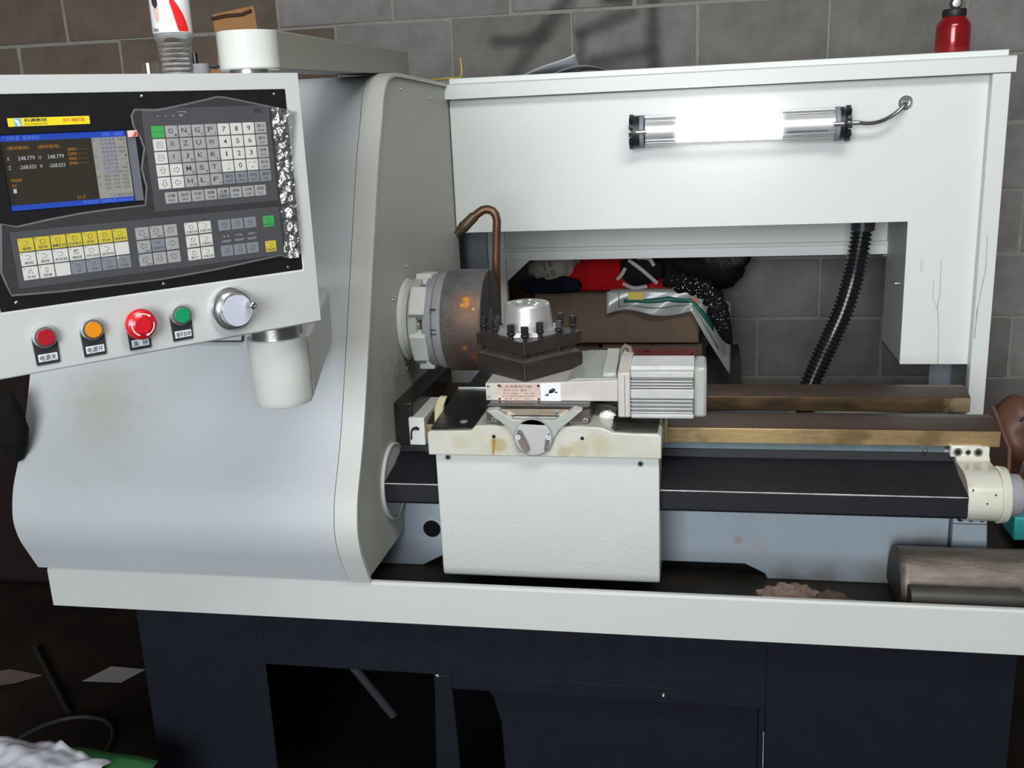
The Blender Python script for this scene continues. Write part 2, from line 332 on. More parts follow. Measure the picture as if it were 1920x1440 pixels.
# ------------------------------------------------------------------ chip tray
t = thing('chip_tray', (-.28, 0, .569), 'long cream painted chip tray running under the whole lathe', 'tray')
build('front_lip', MB().prism([(0, .571), (0, .656), (.004, .660), (.013, .660), (.013, .654), (.006, .652), (.006, .571)], -1.378, .83, 'x'), m_strip, t, bevel=.0012)
build('end_lip', MB().prism([(.80, .571), (.80, .654), (.812, .660), (.825, .660), (.83, .652), (.83, .571)], .006, 1.2, 'y'), m_cream, t, bevel=.001)
build('end_lip', MB().prism([(-1.378, .571), (-1.378, .66), (-1.366, .66), (-1.366, .571)], .006, 1.2, 'y'), m_cream, t, bevel=.001)
build('rear_lip', MB().box(-1.378, .83, 1.19, 1.2, .571, .66), m_cream, t, bevel=.001)
build('tray_floor', MB().box(-1.37, .82, .006, 1.19, .5695, .573), mat('grimy_tray_floor', (.028, .022, .017), .6, .1, var=.7, vscale=9, bump=.4), t, smooth=False)

# ------------------------------------------------------------------ lathe bed
t = thing('lathe_bed', (-.1, .42, .573), 'cast lathe bed with bluish white body and oily brown slideways', 'lathe bed')
f = MB()
ol = [(-.95, .573), (-.62, .573), (-.56, .605), (.095, .606), (.138, .585), (.142, .573), (.50, .573), (.50, .872), (-.95, .872)]
f.prism(ol, .265, .31, 'y')
build('bed_wall', f, m_bed, t, bevel=.003)
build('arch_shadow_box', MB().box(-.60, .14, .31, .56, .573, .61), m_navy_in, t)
build('bed_wall', MB().box(-.95, .20, .53, .575, .573, .872).box(.20, .50, .53, .575, .573, .775), m_bed, t, bevel=.003)
for x in (-.7, -.42, -.16, .08): build('cross_web', MB().box(x, x+.03, .31, .53, .60, .86), m_bed, t)
build('cross_web', MB().box(.47, .50, .31, .53, .573, .77), m_bed, t)
build('end_foot', MB().prism([(.505, .573), (.575, .573), (.573, .63), (.568, .640), (.572, .66), (.567, .735), (.503, .735)], .25, .60, 'y'), m_bed, t, bevel=.003)
build('foot_joint', MB().box(.503, .568, .2485, .2500, .7195, .7205), m_dark_oil, t)
for x in (.515, .535, .556): build('foot_screw', MB().lathe([(.006, 0), (.006, .006), (.004, .008)], (x, .2505, .732), (0, -1, 0), 12), m_black_screw, t)
build('end_post', MB().box(.50, .56, .27, .31, .735, .885), m_bed, t, bevel=.002)
build('end_post', MB().box(.50, .56, .53, .57, .735, .80), m_bed, t, bevel=.002)
build('ledge', MB().box(-.62, .48, .2625, .27, .864, .8805), m_ledge, t, bevel=.001)
# V shaped ways: bright front face, dark sloping top
build('front_way_face', MB().box(-.95, .580, .2550, .31, .8815, .9135), m_gold, t, bevel=.0012)
build('front_way_top', MB().prism([(.2555, .9137), (.305, .926), (.345, .922), (.345, .88), (.31, .88)], -.95, .5805, 'x'), m_rust, t, bevel=.0015)
build('rear_way_face', MB().box(-.95, .5825, .498, .53, .880, .9125), mat('rear_way_face_metal', (.16, .10, .05), .35, .5, col2=(.05, .03, .02), vscale=10, stretch=(1, 3, 3), spots=[((.57, .498, .9), .05, (.45, .34, .2), .8)]), t, bevel=.0012)
build('rear_way_top', MB().prism([(.4985, .9127), (.545, .925), (.575, .922), (.575, .87), (.53, .87)], -.95, .583, 'x'), m_rust, t, bevel=.0015)
build('round_port', MB().lathe([(.027, 0), (.027, .0015), (.020, .0025), (.020, .003)], (-.592, .2655, .665), (0, -1, 0), 28), m_bed, t)
build('port_hole', MB().lathe([(.020, 0), (.020, .0008)], (-.592, .2626, .665), (0, -1, 0), 28), m_navy_in, t)
build('rail_screw', MB().lathe([(.004, 0), (.004, .004), (.002, .006)], (.441, .2545, .872), (0, -1, 0), 12), m_screw, t)

# ------------------------------------------------------------------ lead screw cover and its end bearing
f = MB()
prof = [(.2635, .8665), (.260, .8665), (.255, .850), (.232, .846), (.215, .838), (.130, .824), (.130, .782), (.138, .776), (.20, .776), (.26, .80)]
f.prism(prof, -.65, .498, 'x')
o = build('lead_screw_cover', f, m_screwcover, bevel=.0015); tag(o, 'long dark worn steel cover hiding the lead screw below the front slideway', 'cover')
t = thing('bearing_block', (.53, .2, .77), 'yellowed white bearing block with three screws at the right end of the dark screw cover', 'bearing block')
def ring_prof(rad, n=20):
    cy, cz = .195, .818
    return [(cy+rad*math.cos(math.radians(a)), cz+rad*math.sin(math.radians(a))) for a in [150-180*0+i*(210/n) for i in range(n+1)]]
pf = [(.262, .884), (.247, .884), (.246, .868), (.236, .858), (.215, .858)] + [( .188+.060*math.cos(math.radians(a)), .808+.050*math.sin(math.radians(a))) for a in range(75, 271, 13)] + [(.262, .758)]
build('housing', MB().prism(pf, .497, .560, 'x'), m_enamel, t, bevel=.002)
build('flange_pad', MB().box(.487, .548, .2452, .262, .862, .8862), m_enamel, t, bevel=.003)
build('end_cap', MB().cyl((.560, .188, .808), (.578, .188, .808), .056, .054, 32), m_enamel, t, bevel=.003)
build('end_collar', MB().cyl((.578, .188, .808), (.602, .188, .808), .042, .040, 32).cyl((.602, .188, .808), (.64, .188, .808), .03, .03), m_castgrey, t, bevel=.002)
for x, r in ((.500, .0085), (.519, .0055), (.538, .0085)):
    b = build('screw', MB().lathe([(r, 0), (r, .003), (r*.62, .003), (r*.62, .001)], (x, .2452, .874), (0, -1, 0), 18), m_steel, t)
    build('screw_socket', MB().lathe([(r*.6, 0), (r*.6, .0012)], (x, .2425, .874), (0, -1, 0), 6), m_dark_oil, b)
for p in ((.505, .134, .836), (.545, .132, .828), (.53, .1275, .812)): build('pit', MB().sphere(p, .0018, 8, 6), m_dark_oil, t)

# ------------------------------------------------------------------ headstock cover
t = thing('headstock_cover', (-1.0, .4, .66), 'tall curved cream sheet metal cover over the headstock at the left', 'headstock cover')
P0 = [(.93, 1.640), (.60, 1.650), (.435, 1.654), (.400, 1.652), (.365, 1.644), (.341, 1.630), (.322, 1.610), (.307, 1.585), (.293, 1.555), (.254, 1.488), (.206, 1.38), (.136, 1.216), (.085, 1.097), (.035, .985), (-.002, .916), (-.035, .862), (-.050, .82), (-.055, .785), (-.047, .745), (-.030, .708), (-.006, .661)]
def offs(P, d):
    out = []
    for i, p in enumerate(P):
        a = Vector(P[max(i-1, 0)]); b = Vector(P[min(i+1, len(P)-1)]); q = (b-a).normalized(); nrm = Vector((q.y, -q.x)); out.append((p[0]+nrm.x*d, p[1]+nrm.y*d))
    return out
def shell(P, x0, x1, th):
    Q = offs(P, th); return MB().prism(P+Q[::-1], x0, x1, 'x')
def refine(P, n=3):
    out = []
    for i in range(len(P)-1):
        p0 = P[max(i-1, 0)]; p1 = P[i]; p2 = P[i+1]; p3 = P[min(i+2, len(P)-1)]
        for k in range(n):
            u = k/n; out.append(tuple(.5*((2*p1[j])+(-p0[j]+p2[j])*u+(2*p0[j]-5*p1[j]+4*p2[j]-p3[j])*u*u+(-p0[j]+3*p1[j]-3*p2[j]+p3[j])*u**3) for j in (0, 1)))
    return out+[P[-1]]
PR = refine(P0)
sg = 1 if offs(PR, 1)[10][0] > PR[10][0] else -1
IN = offs(PR, sg*.008)
def strip_mesh(P, Q, x0, x1):
    v = []; f = []; n = len(P)
    for x in (x0, x1):
        for S in (P, Q): v += [(x, a, b) for a, b in S]
    for i in range(n-1):
        f += [(i, i+1, 2*n+i+1, 2*n+i), (n+i, 3*n+i, 3*n+i+1, n+i+1), (i, n+i, n+i+1, i+1), (2*n+i, 2*n+i+1, 3*n+i+1, 3*n+i)]
    f += [(0, 2*n, 3*n, n), (n-1, 2*n-1, 4*n-1, 3*n-1)]
    return MB().add(v, f)
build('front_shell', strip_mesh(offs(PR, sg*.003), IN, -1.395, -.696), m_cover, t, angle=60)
build('edge_band', strip_mesh(PR, IN, -.6935, -.648), m_strip, t, angle=60)
def web(x0, x1, P, ysplit=None):
    """flat end panel filling the curved profile"""
    v = []; n = len(P)
    poly = list(P)+[(.93, .661)]
    return MB().prism(poly, x0, x1, 'x')
build('side_panel', web(-.672, -.655, [(a, b) for a, b in offs(PR, sg*.009)]), m_side, t, smooth=False)
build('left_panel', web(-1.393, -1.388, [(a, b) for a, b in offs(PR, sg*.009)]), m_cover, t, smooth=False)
for p in ((.47, 1.622), (.72, 1.605), (.92, 1.50), (.30, 1.18), (.275, .90), (.42, 1.235), (.37, 1.01)):
    build('screw', MB().lathe([(.0042, 0), (.0036, .0016), (.001, .003)], (-.655, p[0], p[1]), (1, 0, 0), 12), m_screw, t)
hp = lambda z: .03+(z-.985)*.446
f = MB()
for a, b in (((-1.10, 1.135), (-.915, 1.135)), ((-.915, 1.135), (-.915, 1.165))):
    x0, z0 = a; x1, z1 = b
    if z0 == z1: f.box(x0, x1, hp(z0)-.003, hp(z0)+.01, z0-.0008, z0+.0008)
    else: f.prism([(hp(z0)-.003, z0), (hp(z1)-.003, z1), (hp(z1)+.01, z1), (hp(z0)+.01, z0)], x0-.0008, x0+.0008, 'x')
build('hatch_seam', f, m_dark_oil, t, smooth=False)
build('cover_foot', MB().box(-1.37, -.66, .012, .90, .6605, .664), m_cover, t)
# bearing discs on the side panel
build('spindle_disc', MB().lathe([(.090, 0), (.090, .016), (.084, .021), (.0, .021)], (-.655, .40, 1.118), (1, 0, 0), 48), m_side, t, bevel=.001)
build('disc_rim', MB().lathe([(.092, .002), (.092, .012), (.0905, .012), (.0905, .002)], (-.655, .40, 1.118), (1, 0, 0), 48), m_strip, t)
build('screw_end_disc', MB().lathe([(.079, 0), (.079, .003), (.001, .003)], (-.655, .205, .80), (1, 0, 0), 40), m_side, t)
build('screw_end_ring', MB().lathe([(.084, 0), (.084, .007), (.079, .007), (.079, .0035)], (-.655, .205, .80), (1, 0, 0), 40), m_strip, t)
f = MB().box(-.655, -.60, .262, .264, .86, .93)
build('slide_stop_block', MB().box(-.620, -.585, .235, .40, .872, .934), m_cream, t, bevel=.002)
build('headstock_foot', MB().box(-.654, -.612, .245, .60, .868, .965), m_dark_oil, t, bevel=.003)
build('paint_chip', MB().tube([(-.616, .2345, .885), (-.615, .2345, .903), (-.611, .2345, .909), (-.603, .2345, .911), (-.597, .2345, .908)], [.002, .002, .003, .0045, .003], 6), m_dark_oil, t)

# ------------------------------------------------------------------ chuck
t = thing('lathe_chuck', (-.54, .415, .995), 'big greasy steel chuck with orange rust spots in front of the side panel', 'chuck')
A = (-.655, .415, 1.112); X = (1, 0, 0)
def lx(prof): return MB().lathe([(r, x+.655) for r, x in prof], A, X, 72)
build('spindle_flange', lx([(.100, -.632), (.102, -.630), (.102, -.612), (.098, -.610)]), m_greencast, t, bevel=.001)
for k in range(6):   # camlock lugs around the flange
    a = math.radians(25+k*60); cy, cz = .415+.088*math.cos(a), 1.112+.088*math.sin(a)
    Mx = Matrix.Translation((-.603, cy, cz)) @ Matrix.Rotation(a, 4, 'X')
    l_ = build('flange_lug', MB().box(-.024, .012, -.012, .020, -.034, .034, Mx), m_strip, t, bevel=.003)
    a2 = a+math.radians(30); build('flange_bolt', MB().lathe([(.0085, 0), (.0085, .007), (.006, .010)], (-.612, .415+.088*math.cos(a2), 1.112+.088*math.sin(a2)), X, 12), m_steel, t)
build('back_plate', lx([(.098, -.600), (.104, -.597), (.104, -.580), (.100, -.578), (.095, -.576)]), m_castgrey, t, bevel=.001)
build('chuck_ring', lx([(.097, -.580), (.107, -.576), (.1085, -.572), (.1085, -.556), (.107, -.555)]), m_castgrey, t, bevel=.001)
build('chuck_body', lx([(.106, -.556), (.113, -.555), (.1145, -.552), (.1145, -.470), (.112, -.466), (.110, -.466)]), m_chuck, t)
build('chuck_face', lx([(.110, -.470), (.110, -.4655), (.028, -.4655), (.027, -.480), (.001, -.480)]), m_chuckface, t)
for k in range(3):
    a = math.radians(90+k*120); Mx = Matrix.Translation((-.466, .415, 1.112)) @ Matrix.Rotation(a, 4, 'X')
    build('jaw_slot', MB().box(-.001, .0012, .030, .113, -.0035, .0035, Mx), m_dark_oil, t)
for z, y in ((1.156, .3105), (1.112, .3062), (1.102, .3065)): build('witness_mark', MB().box(-.578, -.565, y-.0009, y+.004, z-.001, z+.001), m_dark_oil, t)

# ------------------------------------------------------------------ coolant pipe
t = thing('coolant_pipe', (-.46, .47, .93), 'bent rusty copper coolant pipe with a conical brass nozzle above the chuck', 'pipe')
m_cop = mat('oxidised_copper', (.18, .095, .055), .38, .6, var=.4, vscale=20, bump=.15)
Y = .56
pp = [(-.482, Y, .93), (-.480, Y, 1.10), (-.4778, Y, 1.21), (-.4725, Y, 1.29), (-.4700, Y, 1.318), (-.4725, Y, 1.332), (-.480, Y, 1.3415), (-.491, Y, 1.3455), (-.503, Y-.002, 1.344), (-.514, Y-.004, 1.337), (-.525, Y-.006, 1.3285)]
pp = [Vector(p) for p in pp]
pp = [pp[0]]+[pp[i].lerp(pp[i+1], u) for i in range(1, len(pp)-1) for u in (0, .5)]+[pp[-1]]
build('bent_tube', MB().tube(pp, .0100, 16), m_cop, t)
e = Vector(pp[-1]); d = Vector((-.0445, -.006, -.0405))/2
build('nozzle', MB().tube([e-d*.15, e-d*.1, e+d*.9, e+d*.92, e+d*1.05, e+d*1.25, e+d*1.8, e+d*1.92], [.0112, .0122, .0130, .0138, .0138, .0125, .0082, .0078], 20), mat('dull_brass', (.13, .10, .06), .42, .5, var=.3), t)
build('nozzle_tip', MB().tube([e+d*1.9, e+d*2.02], [.0060, .0055], 12), m_castgrey, t)
build('pipe_bracket', MB().box(-.51, -.45, .54, .60, .925, .955), m_dark_oil, t)

# ------------------------------------------------------------------ carriage: saddle and apron
t = thing('carriage', (-.30, .1, .627), 'cream apron box and oil stained saddle sliding on the bed', 'carriage')
build('apron_box', MB().prism([(.106, .632), (.100, .640), (.100, .902), (.255, .902), (.255, .66), (.2, .632)], -.526, -.078, 'x'), m_apron, t, bevel=.003)
sd = [(-.536, .903), (-.073, .903), (-.073, .949), (-.08, .953), (-.125, .953), (-.165, .955), (-.185, .964), (-.20, .966), (-.435, .966), (-.44, .962), (-.445, .955), (-.53, .953), (-.536, .949)]
build('saddle_front', MB().prism(sd, .085, .25, 'y'), m_saddle, t, bevel=.0025)
build('saddle_wing', MB().box(-.536, -.40, .20, .60, .9275, .952).box(-.21, -.073, .20, .60, .9275, .952), m_dark_top, t, bevel=.003)
build('saddle_top', MB().prism([(-.530, .094), (-.447, .094), (-.440, .11), (-.40, .115), (-.40, .395), (-.545, .395)], .9535, .958, 'z'), m_dark_oil, t, bevel=.001)
build('saddle_top', MB().prism([(-.160, .094), (-.080, .094), (-.078, .38), (-.22, .38), (-.22, .125), (-.18, .120)], .9535, .9575, 'z'), m_dark_top, t, bevel=.001)
build('top_screw', MB().lathe([(.008, 0), (.008, .0015), (.004, .0015), (.004, .0005)], (-.472, .135, .958), (0, 0, 1), 16), m_castgrey, t)
build('top_edge_line', MB().box(-.545, -.42, .392, .396, .958, .9605), m_steel, t)
build('way_wiper', MB().prism([(.24, .885), (.24, .945), (.275, .95), (.36, .94), (.36, .926), (.26, .917), (.25, .885)], -.073, -.066, 'x'), mat('yellow_felt_wiper', (.42, .36, .18), .7), t)
build('side_lever', MB().prism([(-.560, .90), (-.536, .90), (-.536, .965), (-.528, .985), (-.545, .985), (-.556, .960)], .22, .235, 'y'), mat('yellowish_plastic', (.50, .45, .28), .5), t, bevel=.002)
for x, z in ((-.500, .894), (-.114, .888)):
    b = build('apron_screw', MB().lathe([(.0062, 0), (.0062, .002), (.0042, .002), (.0042, .0005)], (x, .1000, z), (0, -1, 0), 16), m_castgrey, t); build('screw_socket', MB().lathe([(.004, 0), (.004, .0006)], (x, .0992, z), (0, -1, 0), 6), m_dark_oil, b)
for x, z in ((-.4, .944), (-.225, .943)):
    b = build('saddle_screw', MB().lathe([(.0075, 0), (.0075, .0012), (.0055, .0012), (.0055, .0004)], (x, .085, z), (0, -1, 0), 18), m_saddle, t); build('screw_socket', MB().lathe([(.004, 0), (.004, .0008)], (x, .0846, z), (0, -1, 0), 6), m_dark_oil, b)
# round cap of the cross screw, hanging on a tapering bracket
build('cap_bracket', MB().prism([(-.412, 1.000), (-.390, 1.002), (-.358, .982), (-.276, .9828), (-.2395, 1.0043), (-.222, 1.002), (-.268, .962), (-.279, .945), (-.290, .917), (-.352, .915), (-.360, .945), (-.366, .962)], .075, .101, 'y'), m_greencast, t, bevel=.002)
build('cap_rim', MB().lathe([(.0385, 0), (.0385, .003), (.0362, .0035), (.0362, 0)], (-.3195, .075, .9475), (0, -1, 0), 48), m_castgrey, t)
m_cap = mat('worn_painted_disc', (.50, .50, .48), .35, .1, var=.08, bump=.2, segs=[((-.346, .07, .958), (-.332, .07, .924), .010, (.14, .115, .11), .95), ((-.343, .07, .938), (-.335, .07, .920), .008, (.2, .17, .16), .9), ((-.290, .07, .948), (-.295, .07, .924), .006, (.14, .115, .11), .95), ((-.288, .07, .955), (-.290, .07, .934), .004, (.14, .115, .11), .9)])
pts = [(-.3195+.0362*math.cos(math.radians(a)), .9475+.0362*math.sin(math.radians(a))) for a in list(range(132, 408, 8))]
build('round_cap', MB().prism(pts, .0695, .0742, 'y'), m_cap, t, bevel=.001)
for x in (-.348, -.289):
    b = build('cap_screw', MB().lathe([(.0043, 0), (.0043, .0012), (.0028, .0012), (.0028, .0005)], (x, .0695, .9485), (0, -1, 0), 14), m_white, t); build('screw_socket', MB().lathe([(.0022, 0), (.0022, .0006)], (x, .0690, .9485), (0, -1, 0), 8), m_castgrey, b)

# ------------------------------------------------------------------ cross slide
t = thing('cross_slide', (-.31, .3, .966), 'oily steel cross slide with stained front plate on the saddle', 'cross slide')
m_slide = mat('stained_ground_plate', (.50, .44, .37), .28, .7, col2=(.42, .30, .19), vscale=14, bump=.15, bscale=60)
m_slide_dk = mat('greasy_plate', (.20, .165, .15), .3, .6, col2=(.10, .08, .07), vscale=16, bump=.3)
build('slide_body', MB().box(-.414, -.211, .110, .60, .970, 1.004), m_dark_oil, t, bevel=.002)
build('front_plate', MB().prism([(-.416, .9975), (-.2105, .9975), (-.2105, .975), (-.222, .967), (-.25, .967), (-.262, .978), (-.382, .978), (-.395, .967), (-.416, .967)], .101, .110, 'y'), m_slide_dk, t, bevel=.001)
build('wiper_strip', MB().box(-.402, -.236, .092, .0985, .9865, .9985), m_slide, t, bevel=.0006)
build('wiper_edge', MB().box(-.375, -.250, .0915, .0985, .9815, .9835), m_alu, t)
build('top_edge', MB().box(-.415, -.211, .098, .112, .9985, 1.0035), m_dark_oil, t, bevel=.001)
build('drip_rail', MB().box(-.414, -.370, .096, .110, .957, .9605).box(-.262, -.211, .096, .110, .957, .9605), m_steel, t, bevel=.0005)
for x, z, y in ((-.377, .9925, .092), (-.2745, .9925, .092), (-.4005, .975, .101), (-.2195, .9745, .101)):
    b = build('plate_screw', MB().lathe([(.0055, 0), (.0055, .0015), (.003, .003)], (x, y, z), (0, -1, 0), 16), m_castgrey, t)
    build('screw_cross', MB().box(x-.0028, x+.0028, y-.0036, y-.0030, z-.0006, z+.0006).box(x-.0006, x+.0006, y-.0036, y-.0030, z-.0028, z+.0028), m_dark_oil, b)
o = build('crumpled_rag', MB().sphere((-.182, .16, .968), .013, 14, 10, (1.2, .8, .75), lambda p: 1+.35*noise.noise(p*3)), m_white); tag(o, 'small crumpled white scrap of tissue on the oily saddle beside the cross slide', 'rag')

# ------------------------------------------------------------------ tool turret on its motor base
t = thing('tool_turret', (-.36, .3, 1.004), 'square four-way tool turret with aluminium cap and black clamping bolts', 'tool turret')
CT = Vector((-.3515, .2495, 0)); RT = Matrix.Translation(CT) @ Matrix.Rotation(math.radians(49.5), 4, 'Z') @ Matrix.Diagonal((.98, .98, 1, 1))
n_tur = len(ORG)
build('bottom_plate', MB().box(-.080, .080, -.080, .080, 1.0415, 1.0765, RT), m_turret, t, bevel=.0012)
build('neck', MB().box(-.064, .064, -.064, .064, 1.0765, 1.094, RT), m_turret, t, bevel=.001)
cone = MB(); r0, z0, r1, z1 = .0645, 1.088, .0775, 1.077
vs = [RT @ Vector((sx*r0, sy*r0, z0)) for sx, sy in ((-1, -1), (1, -1), (1, 1), (-1, 1))]+[RT @ Vector((sx*r1, sy*r1, z1)) for sx, sy in ((-1, -1), (1, -1), (1, 1), (-1, 1))]
cone.add(vs, [(0, 1, 2, 3), (7, 6, 5, 4)]+[(i, (i+1) % 4, (i+1) % 4+4, i+4) for i in range(4)])
build('neck_flare', cone, mat('lighter_ground_steel', (.16, .14, .13), .4, .6, var=.2, vscale=20), t)
build('top_plate', MB().box(-.079, .079, -.079, .079, 1.094, 1.1195, RT), m_turret, t, bevel=.001)
build('edge_glint', MB().box(-.0803, -.0795, -.0803, -.0795, 1.042, 1.076, RT), m_steel, t)
build('edge_glint', MB().box(-.0793, -.0785, -.0793, -.0785, 1.095, 1.1185, RT), m_steel, t)
DZ = .0145
oc = [(.068*math.cos(math.radians(a+22.5)), .068*math.sin(math.radians(a+22.5))) for a in range(0, 360, 45)]
build('cap_flange', MB().prism(oc, 1.105+DZ, 1.116+DZ, 'z', RT), m_alu, t, bevel=.001)
build('cap', MB().lathe([(.0530, 1.116), (.0520, 1.118), (.0465, 1.161), (.0452, 1.165), (.0425, 1.167), (.039, 1.1655), (.001, 1.1655)], CT+Vector((0, 0, DZ)), (0, 0, 1), 56), m_alu, t)
f = MB()
for k in range(26):
    a = random.uniform(0, 6.28); r = random.uniform(.004, .034); x, y = CT.x+r*math.cos(a), CT.y+r*math.sin(a); b = random.uniform(0, 3.1)
    f.tube([(x, y, 1.1655+DZ), (x+.006*math.cos(b), y+.006*math.sin(b), 1.1662+DZ)], .0011, 5)
build('cap_relief', f, m_steel, t)
q = [-.066, -.026, .026, .066]; spots_ = [(x, -.068) for x in q]+[(x, .068) for x in q]+[(s*.068, y) for s in (-1, 1) for y in q[1:3]]
sp0 = None
for i, (x, y) in enumerate(spots_):
    p = RT @ Vector((x, y, 1.105+DZ)); hh = (.0, .003, -.002, .002, .004, 0, .003, .001, -.001, .002, .003, .002)[i % 12]
    s_ = build('clamp_bolt', MB().cyl((0, 0, -.034), (0, 0, .012), .0042, n=12).lathe([(.0052, .006), (.0088, .010), (.0088, .013), (.006, .015)], (0, 0, 0), (0, 0, 1), 14).box(-.0058, .0058, -.0058, .0058, .015, .030), m_black_screw, t, bevel=.0008)
    for v in s_.data.vertices: v.co += ORG[t]
    s_.location = p-ORG[t]+Vector((0, 0, hh)); s_.rotation_euler = (0, 0, random.uniform(0, 1.5))
    z = RT @ Vector((x*.93, y*.93, 0)); build('bolt_tip', MB().cyl((z.x, z.y, 1.085), (z.x, z.y, 1.0945), .0042, n=10), m_black_screw, t)
build('base_block', MB().prism([(-.423, 1.0395), (-.33, 1.0405), (-.159, 1.0465), (-.159, 1.0035), (-.423, 1.0035)], .135, .40, 'y'), m_pinkcast, t, bevel=.0015)
build('base_top', MB().prism([(-.26, 1.0435), (-.160, 1.0468), (-.160, 1.050), (-.24, 1.0495)], .139, .38, 'y'), m_greencast, t)
build('white_plate', MB().box(-.3115, -.2712, .1335, .135, 1.0035, 1.0400), m_white, t)
f = MB()
for p, r in (((-.289, 1.0245), .0045), ((-.286, 1.027), .0036), ((-.292, 1.022), .003), ((-.298, 1.0165), .0025), ((-.281, 1.022), .002), ((-.279, 1.0215), .0015), ((-.302, 1.015), .0012)):
    f.sphere((p[0], .1333, p[1]), r, 10, 6, (1.2, .08, .9))
build('black_smudge', f, m_dark_oil, t)
npl = build('name_plate', MB().box(-.3985, -.3120, .1330, .135, 1.0045, 1.0380), mat('pinkish_name_plate', (.66, .50, .43), .3, .2), t)
f = MB()
add_text(f, '永发数控刀架', -.3560, 1.0335, .054, .0056, .1324, .01); add_text(f, '型号 LD4  编号', -.3620, 1.0260, .048, .0038, .1324); add_text(f, '出厂日期       年  月', -.3560, 1.0190, .062, .0036, .1324)
add_text(f, '台州市路桥永发机床附件厂', -.3550, 1.0132, .070, .0034, .1324); add_text(f, '电话 0571-78552', -.3550, 1.0080, .060, .0034, .1324); add_text(f, 'R', -.3900, 1.0332, .006, .0058, .1324, .02)
build('engraving', f, mat('plate_ink', (.22, .12, .10), .5), npl, smooth=False)
for x, z in ((-.3950, 1.0350), (-.3155, 1.0350), (-.3950, 1.0074), (-.3155, 1.0074)): build('rivet', MB().lathe([(.0026, 0), (.0022, .0012)], (x, .1330, z), (0, -1, 0), 10), m_dark_oil, npl)
f = MB(); add_text(f, '▼4', -.417, 1.032, .006, .006, .1344); add_text(f, 'H3', -.417, 1.011, .006, .005, .1344); build('stamped_mark', f, m_dark_oil, t, smooth=False)
# motor, its finned aluminium body lying to the right
mz0, mz1, my0, my1 = .9705, 1.061, .135, .232
build('motor_flange', MB().prism([(my0, mz0), (my0, mz1), (my0+.095, mz1+.014), (my1+.03, mz1+.014), (my1+.03, mz0)], -.159, -.1345, 'x'), m_pinkcast, t, bevel=.003)
build('flange_seam', MB().box(-.1455, -.1447, my0-.0005, my0+.02, mz0+.002, mz1-.004), m_dark_oil, t)
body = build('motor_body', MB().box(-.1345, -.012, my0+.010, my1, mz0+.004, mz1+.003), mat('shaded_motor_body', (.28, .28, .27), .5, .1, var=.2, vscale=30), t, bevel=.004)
for zz in (.0105, .0185, .0265, .0345, .0620, .0680, .0740): build('cooling_fin', MB().box(-.134, -.014, my0+.001, my0+.012, mz0+zz-.0013, mz0+zz+.0013), m_fin, body, bevel=.0006)
build('motor_band', MB().box(-.134, -.012, my0+.001, my0+.012, mz0+.0385, mz0+.0580), m_aluw, body, bevel=.002)
for k in range(6):
    y = my0+.014+k*.016; build('cooling_fin', MB().box(-.134, -.012, y-.0014, y+.0014, mz1, mz1+.012), m_fin, body, bevel=.0006)
build('corner_rib', MB().box(-.134, -.012, my0-.002, my0+.010, mz1-.010, mz1+.004), m_aluw, body, bevel=.003)
build('corner_rib', MB().box(-.134, -.012, my0-.002, my0+.010, mz0-.001, mz0+.0085), m_aluw, body, bevel=.003)
build('motor_end_cap', MB().box(-.012, .0120, my0+.001, my1, mz0+.001, mz1+.012), m_greencast, t, bevel=.006)
build('motor_strap', MB().prism([(.155, 1.046), (.27, 1.066), (.27, 1.080), (.165, 1.062), (.155, 1.055)], -.190, -.163, 'x'), m_greencast, t, bevel=.002)
build('cable_gland', MB().tube([(-.162, .255, 1.066), (-.160, .255, 1.080), (-.152, .255, 1.088), (-.143, .255, 1.084), (-.139, .255, 1.070)], .005, 10), mat('tan_sheath', (.16, .13, .09), .5), t)
# ------------------------------------------------------------------ splash guard
t = thing('splash_guard', (.03, 1.0, .66), 'large cream sheet metal splash guard standing behind the bed', 'guard')
build('hood_sheet', MB().prism([(-.652, 1.60), (.672, 1.60), (.672, .889), (.507, .889), (.507, 1.256), (-.652, 1.254)], .900, .903, 'y'), m_guard, t, bevel=.0008)
build('column_side', MB().box(.507, .510, .903, 1.172, .889, 1.5), m_side, t)
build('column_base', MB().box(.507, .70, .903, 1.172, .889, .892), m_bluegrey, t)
build('end_post', MB().box(.672, .712, .870, .876, .665, 1.60).box(.706, .712, .876, .93, .665, 1.60), m_guard, t, bevel=.0015)
build('post_return', MB().box(.672, .676, .876, .905, .665, 1.60), m_guard, t, bevel=.001)
build('end_sheet', MB().box(.700, .706, .90, 1.19, .665, 1.60), m_side, t)
build('cap_lip', MB().prism([(.868, 1.602), (.868, 1.637), (.872, 1.640), (.95, 1.640), (.95, 1.634), (.874, 1.634), (.874, 1.602)], -.665, .722, 'x'), m_guard, t, bevel=.001)
build('lid', MB().box(-.650, .712, .90, 1.20, 1.640, 1.655), m_guard, t, bevel=.002)
build('lip_end', MB().box(-.667, -.664, .868, .95, 1.602, 1.640), m_side, t)
build('rear_sheet', MB().box(-.582, .640, 1.172, 1.175, 1.171, 1.60), m_cream, t)
for mb_ in (0,): build('rear_frame', MB().box(-.572, .64, 1.160, 1.19, 1.139, 1.171).box(-.624, -.572, 1.160, 1.19, .665, 1.60).prism([(-.5715, 1.1385), (-.50, 1.1385), (-.5715, 1.075)], 1.168, 1.19, 'y'), m_bluegrey if False else m_guard, t, bevel=.001)
build('frame_step', MB().box(-.580, .64, 1.155, 1.161, 1.165, 1.176), m_cream, t, bevel=.001)
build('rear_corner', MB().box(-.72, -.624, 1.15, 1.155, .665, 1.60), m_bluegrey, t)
build('rear_post', MB().box(.641, .70, 1.175, 1.19, .665, 1.60), m_bed, t, bevel=.001)
